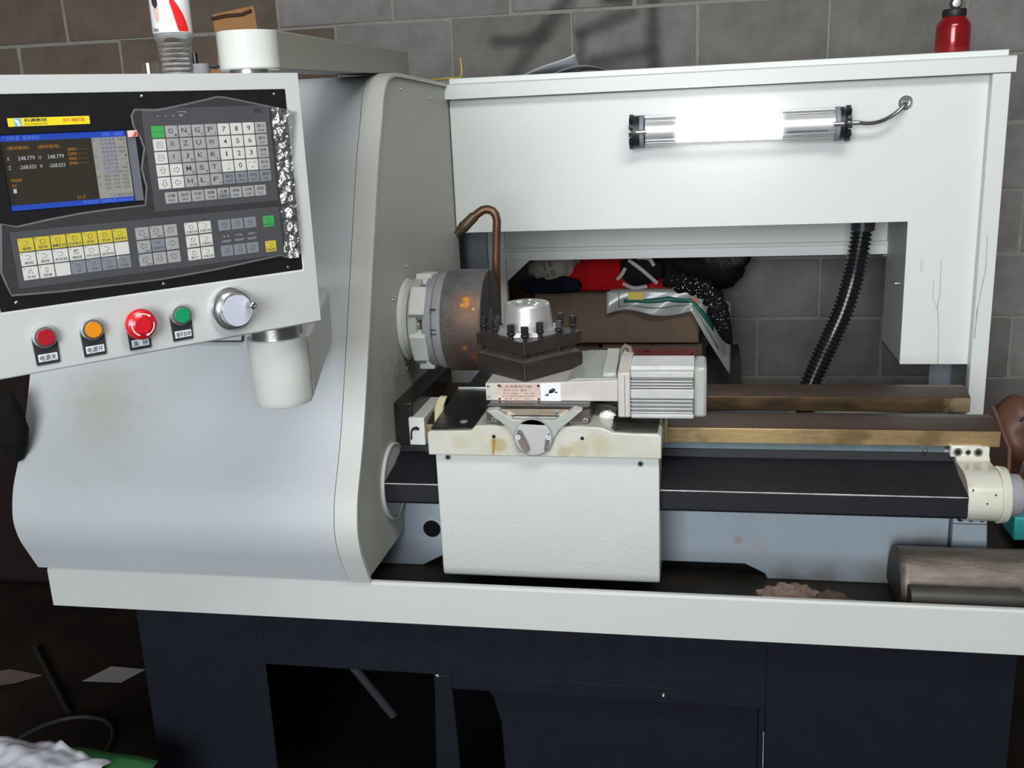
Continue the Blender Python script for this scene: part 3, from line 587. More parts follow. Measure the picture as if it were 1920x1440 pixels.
build('post_seam', MB().box(.658, .6595, 1.1735, 1.176, .665, 1.1), m_side, t)
build('sill', MB().box(-.57, .69, 1.17, 1.19, .735, .750), m_bed, t, bevel=.001)
build('lower_sheet', MB().box(-.57, .70, 1.18, 1.186, .665, .735), m_side, t)
for y, z in ((1.15, 1.135), (.96, 1.09)): build('rivet', MB().cyl((.507, y, z), (.495, y, z), .003, n=8), m_steel, t)

# ------------------------------------------------------------------ work lamp on the guard
t = thing('work_lamp', (.09, .87, 1.46), 'lit tubular machine lamp with black end caps on the cream guard', 'lamp')
def lrot(x, z): return x, z
zc = 1.5015; yc = .856
TL = Matrix.Identity(4)
def hcyl(x0, x1, r, r2=None, n=40): return MB().lathe([(r, 0), (r if r2 is None else r2, x1-x0)], (x0, yc, zc), (1, 0, 0), n)
m_glass = mat('lamp_glass', (1, 1, 1), .02, trans=1, ior=1.08, alpha=.10)
m_refl = mat('lamp_reflector', (.72, .72, .73), .3, .9, bump=.05)
m_lit = mat('lit_tube', (1, 1, 1), .4, emit=(1, .99, .97), estr=4.0)
m_cap = mat('black_lamp_cap', (.02, .021, .024), .4)
build('back_channel', MB().prism([(yc-.002, zc-.0365), (yc-.002, zc+.0365), (yc+.016, zc+.0365), (yc+.016, zc-.0365)], -.140, .318, 'x'), mat('grey_lamp_channel', (.26, .27, .265), .5, .4), t)
build('top_rail', MB().box(-.140, .318, yc-.012, yc+.004, zc+.0335, zc+.0365), m_alu, t)
build('lamp_body', MB().lathe([(.0250, 0), (.0250, .456)], (-.139, yc-.006, zc+.001), (1, 0, 0), 32), mat('polished_reflector', (.88, .88, .88), .34, .55), t)
for zz in (-.0245, -.0285, .0255): build('reflector_wire', MB().cyl((-.139, yc-.012, zc+zz), (.317, yc-.012, zc+zz*1.12), .0011, n=6), m_chrome, t)
build('glowing_tube', MB().lathe([(.0295, 0), (.0295, .255)], (-.0625, yc-.006, zc+.0005), (1, 0, 0), 32), m_lit, t)
build('spec_label', MB().prism([(yc-.030, zc-.003), (yc-.0255, zc-.017), (yc-.0235, zc-.016), (yc-.0275, zc-.003)], .205, .300, 'x'), mat('smoky_spec_label', (.16, .16, .18), .4), t)
build('clear_sleeve', MB().lathe([(.0385, 0), (.0385, .463), (.0372, .463), (.0372, 0)], (-.142, yc, zc), (1, 0, 0), 40), m_glass, t)
for x0, sgn in ((-.1475, -1), (.3215, 1)):
    b = build('grey_gasket', hcyl(x0-.0055, x0+.0055, .040), mat('grey_gasket', (.24, .26, .30), .5), t, bevel=.001)
    x1 = x0+sgn*.021
    f = MB().lathe([(.0395, 0), (.0395, .016)], (min(x0, x1), yc, zc), (1, 0, 0), 40)
    for a in range(0, 360, 30): f.box(min(x1, x1+sgn*.010), max(x1, x1+sgn*.010), -.004, .004, .026, .0425, Matrix.Translation((0, yc, zc)) @ Matrix.Rotation(math.radians(a+10), 4, 'X'))
    f.lathe([(.028, 0), (.028, .004)], (x1-.002, yc, zc), (1, 0, 0), 32)
    build('end_cap', f, m_cap, t)
    build('clamp_bolt', MB().cyl((min(x0-.012, x0+.012), yc-.0405, zc), (max(x0-.012, x0+.012), yc-.0405, zc), .0055, n=12), m_chrome, t)
build('cable_nut', MB().lathe([(.009, 0), (.009, .012)], (.345, yc-.006, zc), (1, 0, 0), 6).cyl((.357, yc-.006, zc), (.372, yc-.006, zc), .0065), m_chrome, t)
for x in (-.12, .30): build('bracket', MB().box(x-.01, x+.01, .872, .900, zc-.02, zc+.02), m_refl, t)
cp = [(.372, yc-.006, zc), (.392, yc-.006, zc-.0025), (.412, yc-.006, zc-.001), (.432, yc-.007, zc+.005), (.452, yc-.005, zc+.016), (.468, yc+.002, zc+.028), (.480, yc+.018, zc+.038), (.487, yc+.042, zc+.042)]
def catm(P, n):
    P = [Vector(p) for p in P]; out = []
    for i in range(len(P)-1):
        p0, p1, p2, p3 = P[max(i-1, 0)], P[i], P[i+1], P[min(i+2, len(P)-1)]
        for k in range(n):
            u = k/n; out.append(.5*((2*p1)+(-p0+p2)*u+(2*p0-5*p1+4*p2-p3)*u*u+(-p0+3*p1-3*p2+p3)*u**3))
    return out+[P[-1]]
pts = catm(cp, 14)
build('flexible_conduit', MB().tube(pts, [.0056 if i % 2 else .0048 for i in range(len(pts))], 12), m_steel, t)
build('wall_grommet', MB().lathe([(.017, 0), (.017, .002), (.0135, .005), (.009, .005), (.009, .001)], (.486, .900, zc+.042), (0, -1, 0), 32), m_chrome, t)

# ------------------------------------------------------------------ ribbed cable hose
m_h = [( .420, 1.03, 1.30), (.418, 1.03, 1.23), (.412, 1.03, 1.17), (.400, 1.03, 1.09), (.378, 1.02, 1.01), (.350, 1.01, .94), (.318, .99, .87), (.290, .97, .80), (.275, .95, .72)]
t = thing('cable_hose', (.35, 1.0, .70), 'thick black ribbed cable hose hanging from the guard', 'hose')
pts = catm(m_h, 40); pl = []; rl = []
# resample to even spacing for the ribs
L = [0]
for i in range(1, len(pts)): L.append(L[-1]+(pts[i]-pts[i-1]).length)
st = .0017; d = .05; i = 0; k = 0
while d < L[-1]-.001:
    while L[i+1] < d: i += 1
    u = (d-L[i])/(L[i+1]-L[i]); pl.append(pts[i].lerp(pts[i+1], u)); ph = (k % 7)
    rl.append(.0278 if ph < 4 else .0225); d += st; k += 1
build('ribbed_tube', MB().tube(pl, rl, 26), m_hose, t, angle=60)
build('hose_collar', MB().tube([(.421, 1.03, 1.30), (.420, 1.03, 1.262), (.4195, 1.03, 1.222)], .0305, 28), mat('black_hose_collar', (.03, .03, .035), .3), t)

# ------------------------------------------------------------------ swing arm (pivots the control pendant)
t = thing('swing_arm', (-.646, -.32, 1.13), 'cream enamelled swing arm carrying the control pendant above and below', 'swing arm')
zt, zb = 1.686, 1.633; ax, ay = -.646, -.320; r = .0435
build('upper_boss', MB().lathe([(r-.002, 0), (r, .002), (r, zt-zb-.001), (r-.001, zt-zb)], (ax, ay, zb), (0, 0, 1), 48), m_arm, t)
ex, ey = -.775, .80; dv = Vector((ex-ax, ey-ay, 0)).normalized(); sv = Vector((dv.y, -dv.x, 0))
A0 = Vector((ax, ay, 0))
q = []
for k, (rr, dz) in enumerate(((r, 0), (.047, .034))):
    c = A0 if k == 0 else Vector((ex, ey, 0))
    for s_ in (1, -1): q.append((c+sv*rr*s_+Vector((0, 0, zb+dz)), c+sv*rr*s_+Vector((0, 0, zt+dz))))
v = [q[0][0], q[1][0], q[3][0], q[2][0], q[0][1], q[1][1], q[3][1], q[2][1]]
build('upper_beam', MB().add(v, [(0, 1, 2, 3), (4, 5, 6, 7), (0, 3, 7, 4), (1, 2, 6, 5), (0, 1, 5, 4), (3, 2, 6, 7)]), m_armbox, t, bevel=.001)
build('upper_collar', MB().cyl((ax, ay, 1.624), (ax, ay, zb), .030), m_steel, t)
build('rear_pillar', MB().cyl((ex+.01, ey-.06, 1.655), (ex+.01, ey-.06, 1.667), .035), m_cream, t)
r2 = .0485
build('lower_boss', MB().lathe([(r2-.014, 0), (r2-.004, .004), (r2, .014), (r2, .108), (r2-.002, .110)], (ax-.003, ay, 1.128), (0, 0, 1), 56), m_arm, t)
build('lower_collar', MB().cyl((ax-.003, ay, 1.238), (ax-.003, ay, 1.264), .040, n=40), m_steel, t)
c = Vector((ax-.003, ay, 0)); tip = Vector((-.775, .115, 0)); dv = (tip-c).normalized(); sv = Vector((dv.y, -dv.x, 0))
q = [c+sv*r2*.98, c-sv*r2*.98, tip-sv*.05, tip+sv*.045]
v = [Vector((p.x, p.y, 1.132+(0 if i < 2 else .0))) for i, p in enumerate(q)]+[Vector((p.x, p.y, 1.236+(0 if i < 2 else .0))) for i, p in enumerate(q)]
build('lower_beam', MB().add(v, [(0, 1, 2, 3), (4, 5, 6, 7), (0, 3, 7, 4), (1, 2, 6, 5), (0, 1, 5, 4), (3, 2, 6, 7)]), m_housing, t, bevel=.008, segs=3)

# ------------------------------------------------------------------ control pendant (local frame: x along the face, y into it, z up)
PE = (-.7324, -.5671, 1.3078); PA = math.atan2(.7725, .635)
PM = Matrix.Translation(PE) @ Matrix.Rotation(PA, 4, 'Z')
pen = thing('control_pendant', PE, 'cream control pendant with lit screen, keypad and coloured push buttons', 'control panel', rotz=PA)
def pb(name, mb, m, parent=None, **k):
    o = build(name, mb, m, parent or pen, **k); return o
for o_ in (pen,): ORG[o_] = Vector((0, 0, 0))
FX0, FX1, FZ0, FZ1, FD = -.190, .2725, -.041, .3165, .20
f = MB()
bx0, bx1, bz0, bz1 = -.160, .2510, .0405, .2945
f.box(FX0, bx0, 0, .006, FZ0, FZ1).box(bx1, FX1, 0, .006, FZ0, FZ1).box(bx0, bx1, 0, .006, FZ0, bz0).box(bx0, bx1, 0, .006, bz1, FZ1)
f = MB().add([(FX0, 0, FZ0), (FX1, 0, FZ0), (FX1, 0, FZ1), (FX0, 0, FZ1), (bx0, 0, bz0), (bx1, 0, bz0), (bx1, 0, bz1), (bx0, 0, bz1),
    (FX0, FD, FZ0), (FX1, FD, FZ0), (FX1, FD, FZ1), (FX0, FD, FZ1), (bx0, .004, bz0), (bx1, .004, bz0), (bx1, .004, bz1), (bx0, .004, bz1)],
    [(0, 1, 5, 4), (1, 2, 6, 5), (2, 3, 7, 6), (3, 0, 4, 7), (0, 8, 9, 1), (1, 9, 10, 2), (2, 10, 11, 3), (3, 11, 8, 0), (8, 11, 10, 9), (4, 5, 13, 12), (5, 6, 14, 13), (6, 7, 15, 14), (7, 4, 12, 15)])
pb('housing', f, m_housing, bevel=.0018)
SX0, SX1, SZ0, SZ1 = -.127, .0215, .1590, .2480
f = MB().add([(bx0, .0018, bz0), (bx1, .0018, bz0), (bx1, .0018, bz1), (bx0, .0018, bz1), (SX0-.002, .0018, SZ0-.001), (SX1+.011, .0018, SZ0-.001), (SX1+.011, .0018, SZ1+.001), (SX0-.002, .0018, SZ1+.001),
    (SX0-.002, .008, SZ0-.001), (SX1+.011, .008, SZ0-.001), (SX1+.011, .008, SZ1+.001), (SX0-.002, .008, SZ1+.001)],
    [(0, 1, 5, 4), (1, 2, 6, 5), (2, 3, 7, 6), (3, 0, 4, 7), (4, 5, 9, 8), (5, 6, 10, 9), (6, 7, 11, 10), (7, 4, 8, 11)])
fp = pb('black_front_plate', f, m_black_panel, smooth=False)
for x, z in ((.0476, .2887), (.2332, .2877), (-.1406, .0498), (.0432, .0474), (.2275, .0461), (-.1406, .2887)):
    pb('panel_screw', MB().lathe([(.0025, 0), (.0023, .0010), (.0008, .0018)], (x, .0018, z), (0, -1, 0), 12), m_screw)
for x, z in ((.249, .258), (.1165, .1405), (.2495, .1405)): pb('screw_hole', MB().lathe([(.0015, 0), (.0015, .0003)], (x, .0018, z), (0, -1, 0), 10), m_dark_oil)
# lit screen
m_s = lambda n, c, s=1.0: mat(n, (0.01, .01, .01), .3, emit=c, estr=s)
ms_bg = mat('screen_black', (.012, .011, .009), .25, emit=(.020, .017, .012), estr=1); ms_blue = m_s('screen_blue', (.012, .055, .40)); ms_grey = m_s('screen_grey', (.27, .27, .24)); ms_or = m_s('screen_orange', (.42, .18, .02))
ms_white = m_s('screen_white', (.45, .47, .50)); ms_lb = m_s('screen_light_blue', (.10, .20, .75)); ms_dk = m_s('screen_dark_text', (.05, .05, .08)); ms_bt = m_s('screen_blue_text', (.05, .06, .30))
scr = pb('screen', MB().box(SX0, SX1+.001, .0066, .008, SZ0, SZ1), ms_bg, smooth=False)
pb('screen_bezel', MB().prism([(SX1+.001, .0078), (SX1+.011, .0022), (SX1+.011, .0078)], SZ0, SZ1, 'z'), mat('screen_bezel', (.045, .048, .065), .5), fp)
y0 = .0064
for z_, z2_ in ((.2405, SZ1), (SZ0, .1655)): pb('blue_bar', MB().box(SX0, SX1, y0, .0066, z_, z2_), ms_blue, scr, smooth=False)
pb('side_column', MB().box(-.0215, SX1, y0-.0001, .0066, .1655, .2405), ms_grey, scr, smooth=False)
yt = y0-.0003
f = MB(); add_text(f, '广州科源  程序状态', -.1035, .2443, .043, .0050, yt); pb('title_text', f, ms_lb, scr, smooth=False)
f = MB(); add_text(f, '00001  N0000', .0055, .2443, .026, .0046, yt); add_text(f, '手动方式', -.0335, .1623, .019, .0048, yt); add_text(f, '切削时间 000:00:00', -.0005, .1623, .041, .0044, yt); pb('status_text', f, ms_lb, scr, smooth=False)
f = MB(); add_text(f, '(绝对坐标)', -.1085, .2325, .024, .0050, yt); add_text(f, '(相对坐标)', -.0735, .2325, .025, .0050, yt)
for i, s_ in enumerate(('GPRM', 'GSPM', 'SMAX', 'SMIN')): add_text(f, s_, -.0470, .2280-i*.0056, .010, .0036, yt); add_text(f, '- - - -', -.0345, .2280-i*.0056, .010, .0005, yt)
add_text(f, 'O0000', -.1165, .1950, .0125, .0036, yt); add_text(f, 'S1', -.1200, .1888, .0045, .0036, yt); add_text(f, '01:5', -.044, .1695, .010, .004, yt)
pb('orange_text', f, ms_or, scr, smooth=False)
f = MB()
for z, a, b, c_, d_ in ((.2205, 'X', '248.779', 'U', '248.779'), (.2100, 'Z', '-268.033', 'W', '-268.033')):
    add_text(f, a, -.1215, z, .0028, .0042, yt); add_text(f, b, -.1010, z, .0190, .0045, yt); add_text(f, c_, -.0855, z, .003, .0042, yt); add_text(f, d_, -.0670, z, .0190, .0045, yt)
pb('white_text', f, ms_white, scr, smooth=False); pb('cursor_block', MB().box(-.1215, -.1180, yt, y0, .180, .1850), ms_white, scr, smooth=False)
f = MB(); rows = ['手动速率', '实际速率', '进给倍率', '快速倍率', '设定转速', '主轴倍率', '实际转速', '当前刀具', '刀具寿命']
for i, s_ in enumerate(rows): add_text(f, s_, -.0020, .2375-i*.0050, .0190, .0040, yt)
for s_, z in (('F', .2375), ('S', .2175), ('T', .2025), ('M', .1925), ('G', .182)): add_text(f, s_, -.0190, z, .0024, .0036, yt)
add_text(f, '工作计', -.002, .1685, .013, .0035, yt)
pb('blue_text', f, ms_bt, scr, smooth=False)
f = MB()
for s_, z, wd in (('150', .2375, .008), ('0', .2325, .0018), ('100%', .2275, .010), ('100%', .2225, .010), ('1', .2175, .0018), ('---', .2125, .008), ('0', .2075, .0018), ('0400', .2025, .009), ('00 00', .1975, .012)): add_text(f, s_, .0175-wd/2+.002, z, wd, .0033 if s_ != '---' else .0005, yt)
for i, r_ in enumerate((('M05', 'M09', 'M33'), ('M41', 'M10', 'M30'), ('G00', 'G97', 'G98'), ('G21', 'G40', 'G24'))):
    for j, s_ in enumerate(r_): add_text(f, s_, -.0085+j*.0115, .1925-i*.0048, .0075, .0034, yt)
add_text(f, '0000 0000', .0115, .1685, .019, .0033, yt)
pb('dark_text', f, ms_dk, scr, smooth=False)
st = pb('corner_sticker', MB().box(.0230, .0345, .0003, .0018, .2395, .2475), mat('pink_sticker', (.85, .55, .50), .4)); pb('sticker_mark', MB().prism([(.0275, .2397), (.0330, .2397), (.0340, .244), (.0330, .2465), (.0310, .2445)], .0001, .0003, 'y'), mat('sticker_red', (.65, .08, .05), .5), st)
# yellow label
lb = pb('yellow_label', MB().box(-.1165, -.0215, .0010, .0018, .2573, .2672), mat('label_yellow', (.76, .62, .02), .4), bevel=.0004)
pb('label_logo', MB().box(-.1095, -.1015, .0008, .0010, .2577, .2668), mat('logo_blue', (.18, .42, .70), .4), lb)
pb('label_logo_mark', MB().prism([(-.1085, .2655), (-.1055, .2650), (-.1040, .2610), (-.1030, .2580), (-.1060, .2578), (-.1055, .2610), (-.1080, .2625)], .0006, .0008, 'y'), m_white, lb)
f = MB(); add_text(f, '科源数控', -.0850, .2643, .0260, .0040, .0008, .02); add_text(f, 'KEYUANSHUKONG', -.0850, .2598, .0260, .0018, .0008); pb('label_text', f, m_txt, lb, smooth=False)
f = MB(); add_text(f, 'KY-980TB', -.0405, .2630, .0250, .0042, .0008, .015); pb('label_model_text', f, mat('label_red_ink', (.60, .10, .03), .5), lb, smooth=False)
# membranes
mu = pb('keypad_membrane', MB().box(.0445, .2225, .0010, .0018, .1430, .2735), m_memb, bevel=.0003)
ml = pb('lower_keypad_membrane', MB().box(-.1345, .2225, .0010, .0018, .0660, .1345), m_memb, bevel=.0003)
f = MB()
for i, s_ in enumerate(('X', 'Y', 'Z', 'RDY')): add_text(f, s_, .0645+i*.0105, .2640, .0018 if i < 3 else .005, .0018, .0008)
f.box(.0915, .1020, .0007, .0008, .2685, .2688).box(.1020, .1023, .0007, .0008, .266, .2688); pb('indicator_legend', f, m_white, mu, smooth=False)
pb('indicator_window', MB().box(.2000, .2110, .0007, .0011, .2635, .2690), m_rubber, mu)
kcol = {'w': mat('key_white', (.66, .66, .62), .4), 'g': mat('key_grey', (.36, .36, .35), .4), 'd': mat('key_blue_grey', (.20, .22, .25), .4), 'G': mat('key_green', (.02, .38, .06), .4), 'y': mat('key_yellow', (.62, .50, .015), .4)}
kp = {}
def key(x0, z0, w_, h_, c, leg, par):
    """one flat membrane key with its printed legend"""
    kk = (round(w_, 5), round(h_, 5), c)
    if kk not in kp:
        k_ = build('key', MB().box(0, w_, -.0007, .0002, 0, h_), kcol[c], pen, bevel=.0003, segs=1); kp[kk] = k_
    else: k_ = kp[kk].copy(); C.objects.link(k_)
    k_.parent = pen; k_.location = (x0, .0010, z0)
    if leg:
        f = MB()
        for L_ in leg: 
            if L_[0] == 'box': f.box(L_[1]*w_, L_[2]*w_, -.00085, -.0007, L_[3]*h_, L_[4]*h_)
            elif L_[0] == 'arrow':
                # outlined arrow, rotated by an angle
                a = math.radians(L_[1]); cx, cz, s_ = L_[2]*w_, L_[3]*h_, L_[4]*h_
                out = [(0, 1), (.85, .15), (.42, .15), (.42, -.8), (-.42, -.8), (-.42, .15), (-.85, .15)]
                P_ = [(cx+(px*math.cos(a)-pz*math.sin(a))*s_, cz+(px*math.sin(a)+pz*math.cos(a))*s_) for px, pz in out]
                for i in range(7):
                    A_, B_ = Vector(P_[i]), Vector(P_[(i+1) % 7]); n_ = (B_-A_).normalized(); n_ = Vector((-n_.y, n_.x))*.00022
                    f.prism([tuple(A_-n_), tuple(B_-n_), tuple(B_+n_), tuple(A_+n_)], -.00085, -.0007, 'y')
            elif L_[0] == 'poly':
                P_ = [(L_[2]*w_+px*L_[4]*h_, L_[3]*h_+pz*L_[4]*h_) for px, pz in L_[1]]
                for i in range(len(P_)-(0 if L_[5] else 1)):
                    A_, B_ = Vector(P_[i]), Vector(P_[(i+1) % len(P_)]); n_ = (B_-A_).normalized(); n_ = Vector((-n_.y, n_.x))*.00020
                    f.prism([tuple(A_-n_), tuple(B_-n_), tuple(B_+n_), tuple(A_+n_)], -.00085, -.0007, 'y')
            else: add_text(f, L_[0], L_[1]*w_, L_[2]*h_, L_[3]*w_ if L_[3] else None, L_[4]*h_, -.0008, .01)
        lg = build('legend', f, m_txt, pen, smooth=False); lg.parent = k_
    return k_
big = lambda s_, sub=None, wd=.42: [(s_, .42, .55, (wd if s_ not in 'I1' else .08), .42)]+([(sub, .80, .20, .16, .18)] if sub else [])
cn = lambda a, b: [(a, .5, .68, .62, .28), (b, .5, .27, .50, .20)]
dig = lambda s_: [(s_, .5, .52, .30 if s_ != '1' else .12, .44)]
page = [('poly', [(-.8, -.8), (.8, -.8), (.8, .8), (-.4, .8), (-.8, .4)], .5, .5, .30, 1), ('box', .36, .62, .58, .61), ('box', .36, .62, .45, .48)]
page2 = [('poly', [(-.8, .8), (.8, .8), (.8, -.4), (.4, -.8), (-.8, -.8)], .5, .5, .30, 1), ('box', .36, .62, .58, .61), ('box', .36, .62, .45, .48)]
R = [[('G', [('box', .06, .94, .47, .50)]), ('g', big('O', '_')), ('g', big('N', '#')), ('g', big('G', '*')), ('g', big('P', 'Q')), ('w', dig('7')), ('w', dig('8')), ('w', dig('9')), ('g', cn('输入', 'IN'))],
     [('w', page), ('g', big('X')), ('g', big('Z')), ('g', big('U')), ('g', big('W', wd=.5)), ('w', dig('4')), ('w', dig('5')), ('w', dig('6')), ('g', cn('输出', 'OUT'))],
     [('w', page2), ('g', big('I', 'A')), ('g', big('J', 'B', .28)), ('g', big('K', 'C')), ('g', big('R', 'V')), ('w', dig('1')), ('w', dig('2')), ('w', dig('3')), ('g', cn('转换', 'CHG'))],
     [('w', [('arrow', 0, .5, .5, .30)]), ('w', [('arrow', -90, .5, .5, .30)]), ('g', big('M', '[')), ('g', big('S', ']')), ('g', big('T', 'Y')), ('w', [('.', .32, .55, .06, .06), ('/', .62, .70, .10, .25), ('<', .55, .28, .20, .16)]), ('w', dig('0')), ('w', [('-', .25, .72, .16, .04), ('+', .70, .72, .18, .18), ('>', .5, .30, .20, .16)]), ('g', cn('取消', 'CAN'))],
     [('w', [('arrow', 180, .5, .5, .30)]), ('w', [('arrow', 90, .5, .5, .30)]), ('g', big('H', '=')), ('g', big('L', 'D')), ('g', big('F', 'E')), ('d', cn('换行', 'EOB')), ('d', cn('插入', 'INS')), ('d', cn('修改', 'ALT')), ('d', cn('删除', 'DEL'))]]
for j, row in enumerate(R):
    for i, (c, lg) in enumerate(row): key(.0537+i*.01815, .2515-j*.01635-.0150, .0166, .0150, c, lg, pen)
for i, (a, b) in enumerate((('位置', 'POS'), ('程序', 'PRG'), ('补偿', 'OFT'), ('报警', 'ALM'), ('设置', '图形'), ('参数', 'PAR'), ('诊断', 'DGN'), ('梯图', 'PLC'))):
    k_ = key(.0603+i*.01830, .1520, .0168, .0146, 'g', cn(a, b), pen)
    if i == 4: build('key_lower_half', MB().box(.0004, .0164, -.00076, -.0007, .0004, .0073), kcol['d'], pen, smooth=False).parent = k_
m_led = mat('lit_key_indicator', (.2, .9, .1), .4, emit=(.4, 1, .2), estr=1.2)
dot = lambda: ('box', .08, .14, .86, .93)
gear = [(.0, .9), (.8, .5), (.9, -.3), (.3, -.8), (-.6, -.8), (-.4, .2), (-.9, .3)]
arch = [(-.9, .7), (.2, .7), (.8, 0), (.2, -.7), (-.9, -.7)]
pul = [(-.9, -.6), (-.5, -.6), (-.5, .6), (.4, .6), (.4, -.6), (.9, -.6)]
icon = lambda s_, P_=gear, cl=1: [dot(), ('poly', P_, .5, .63, .22, cl), (s_, .5, .22, min(.86, .24*len(s_)+.1), .22)]
LR = [[('y', icon('编辑', arch, 0)), ('y', icon('自动')), ('y', icon('MDI', arch, 1)), ('y', icon('机床零点', gear)), ('y', icon('手轮', gear)), ('y', icon('手动', arch, 1)), ('y', icon('程序零点', arch, 0))],
      [('w', icon('单段', arch, 0)), ('w', icon('跳段', arch, 0)), ('w', icon('机床锁', arch, 0)), ('w', [dot(), ('MST', .5, .74, .34, .18), ('(XX)', .5, .52, .36, .15), ('辅助锁', .5, .22, .66, .22)]), ('w', icon('手轮试切', arch, 1)), ('w', icon('选择停', arch, 0)), ('w', None)],
      [('w', icon('冷却', pul, 0)), ('w', icon('润滑', [(0, 1), (.5, 0), (0, -1), (-.5, 0)], 1)), ('w', None), ('d', [dot(), ('poly', pul, .5, .65, .2, 0), ('X1', .5, .25, .26, .2)]), ('d', [dot(), ('poly', pul, .5, .65, .2, 0), ('X10', .5, .25, .38, .2)]), ('d', [dot(), ('poly', pul, .5, .65, .2, 0), ('X100', .5, .25, .5, .2)]), ('d', [('poly', pul, .5, .65, .2, 0), ('X1000', .5, .25, .62, .2)])]]
for j, row in enumerate(LR):
    for i, (c, lg) in enumerate(row):
        k_ = key(-.1280+i*.01905, .1262-j*.01740-.0160, .0178, .0160, c, lg, pen)
        if (j, i) in ((2, 6), (0, 5)): build('lit_indicator', MB().box(.0012, .0026, -.0010, -.0006, .0138, .0150), m_led, pen, smooth=False).parent = k_
ang = [[45, 0, -45], [90, None, -90], [135, 180, -135]]
subs = [['@Y', '@X', None], ['@Z', None, None], ['@4th', None, None]]
for j in range(3):
    for i in range(3):
        lg = [dot()] if (j == 0 and i < 2) or (i == 0) or (i == 1 and j == 1) else []
        if ang[j][i] is None: lg += [('poly', [(-.9, 0), (-.6, .6), (-.2, -.2), (.1, .6), (.4, -.2), (.9, .6)], .5, .68, .2, 0), ('快速移动', .5, .28, .82, .22)]
        else: lg += [('arrow', ang[j][i], .47, .55, .30)]
        if subs[j][i]: lg += [(subs[j][i], .72, .14, .36, .17)]
        key(.0150+i*.01905, .1248-j*.01740-.0156, .0175, .0156, 'g' if not (i == 1 and j == 1) else 'd', lg, pen)
for j, row in enumerate((('主轴点动', '主轴正转'), ('点动', '主轴停止'), ('换刀', '主轴反转'))):
    for i, s_ in enumerate(row): key(.0812+i*.01930, .1245-j*.01740-.0156, .0178, .0156, 'w', icon(s_, gear if i == 0 else arch, i == 0), pen)
for i in range(3):
    key(.1290+i*.01930, .1090, .0175, .0148, 'd', [('arrow', 0, .5, .5, .28)], pen)
    key(.1288+i*.01930, .0738, .0175, .0148, 'd', [('arrow', 180, .5, .5, .28)], pen)
f = MB()
for i, s_ in enumerate(('主轴倍率', '快速倍率', '进给倍率')): add_text(f, s_, .1378+i*.0193, .0945, .0140, .0034, .0008); add_text(f, ('⊣⊢%', '∿%', 'WW%')[i], .1378+i*.0193, .1010, .0110, .0030, .0008)
pb('override_legend', f, mat('pale_legend', (.45, .46, .48), .5), ml, smooth=False)
key(.1962, .1075, .0165, .0155, 'G', icon('循环启动', arch, 1), pen); key(.1957, .0722, .0165, .0155, 'y', icon('进给保持', arch, 0), pen)
# push buttons
m_bz = mat('black_button_holder', (.035, .035, .037), .4); m_lab = mat('button_label_white', (.70, .72, .76), .4)
def holder(x, s_, z=0.0, lab=1):
    h_ = pb('button_holder', MB().prism([(x-.0140, z-.0315), (x+.0140, z-.0315), (x+.0150, z)]+[(x+.0150*math.cos(math.radians(a)), z+.0150*math.sin(math.radians(a))) for a in range(12, 180, 12)]+[(x-.0150, z)], -.0022, 0, 'y'), m_bz, bevel=.0008)
    pb('button_label', MB().box(x-.0112, x+.0118, -.0030, -.0022, z-.0275, z-.0180), m_lab, h_, bevel=.0004)
    f = MB(); add_text(f, s_, x+.0003, z-.0228, .0195, .0070, -.0032, .01); pb('button_lettering', f, m_txt, h_, smooth=False)
    return h_
for x, s_, col in ((-.1165, '电源关', (.42, .012, .025)), (-.0585, '电源开', (.80, .27, .01)), (.0590, '循环启动', (.01, .30, .12))):
    h_ = holder(x, s_)
    pb('button_ring', MB().lathe([(.0145, 0), (.0145, .004), (.0135, .0058), (.0105, .0062), (.0105, .003)], (x, -.0022, .0035), (0, -1, 0), 40), m_chrome, h_)
    pb('button_cap', MB().lathe([(.0103, 0), (.0103, .0072), (.0098, .0080), (.0001, .0080)], (x, -.0022, .0035), (0, -1, 0), 36), mat('button_colour', col, .35, var=.15, vscale=300), h_)
h_ = holder(0, '急  停', -.002)
m_red = mat('mushroom_red', (.62, .012, .02), .3, coat=.3)
pb('mushroom_stem', MB().cyl((0, 0, 0), (0, -.012, 0), .011), m_bz, h_)
mush = pb('mushroom_head', MB().lathe([(.011, .008), (.0195, .011), (.0205, .015), (.0200, .0185), (.0175, .0215), (.0110, .0232), (.0105, .0237), (.0001, .0237)], (0, 0, .002), (0, -1, 0), 48), m_red, h_)
f = MB()
for a0 in (65, 185, 305):
    pl = []
    for a in range(0, 75, 8):
        aa = math.radians(a0-a+60); pl.append((aa, .0143))
    pts_ = [(r_*math.cos(a_), -.0232, .002+r_*math.sin(a_)) for a_, r_ in pl]
    for i in range(len(pts_)-1):
        p, q = Vector(pts_[i]), Vector(pts_[i+1]); c0 = Vector((0, -.0232, .002)); n0 = (p-c0).normalized()*.0007; n1 = (q-c0).normalized()*.0007
        f.add([p-n0, p+n0, q+n1, q-n1, p-n0+Vector((0, .003, 0)), p+n0+Vector((0, .003, 0)), q+n1+Vector((0, .003, 0)), q-n1+Vector((0, .003, 0))], [(0, 1, 2, 3), (0, 4, 5, 1), (1, 5, 6, 2), (2, 6, 7, 3)])
    e_ = Vector(pts_[-1]); c0 = Vector((0, -.0232, .002)); rd = (e_-c0).normalized(); tg = Vector((rd.z, 0, -rd.x))
    f.add([e_+rd*.0018, e_-rd*.0018, e_+tg*.0036, e_+rd*.0018+Vector((0, .003, 0)), e_-rd*.0018+Vector((0, .003, 0)), e_+tg*.0036+Vector((0, .003, 0))], [(0, 1, 2), (0, 3, 4, 1), (1, 4, 5, 2), (2, 5, 3, 0)])
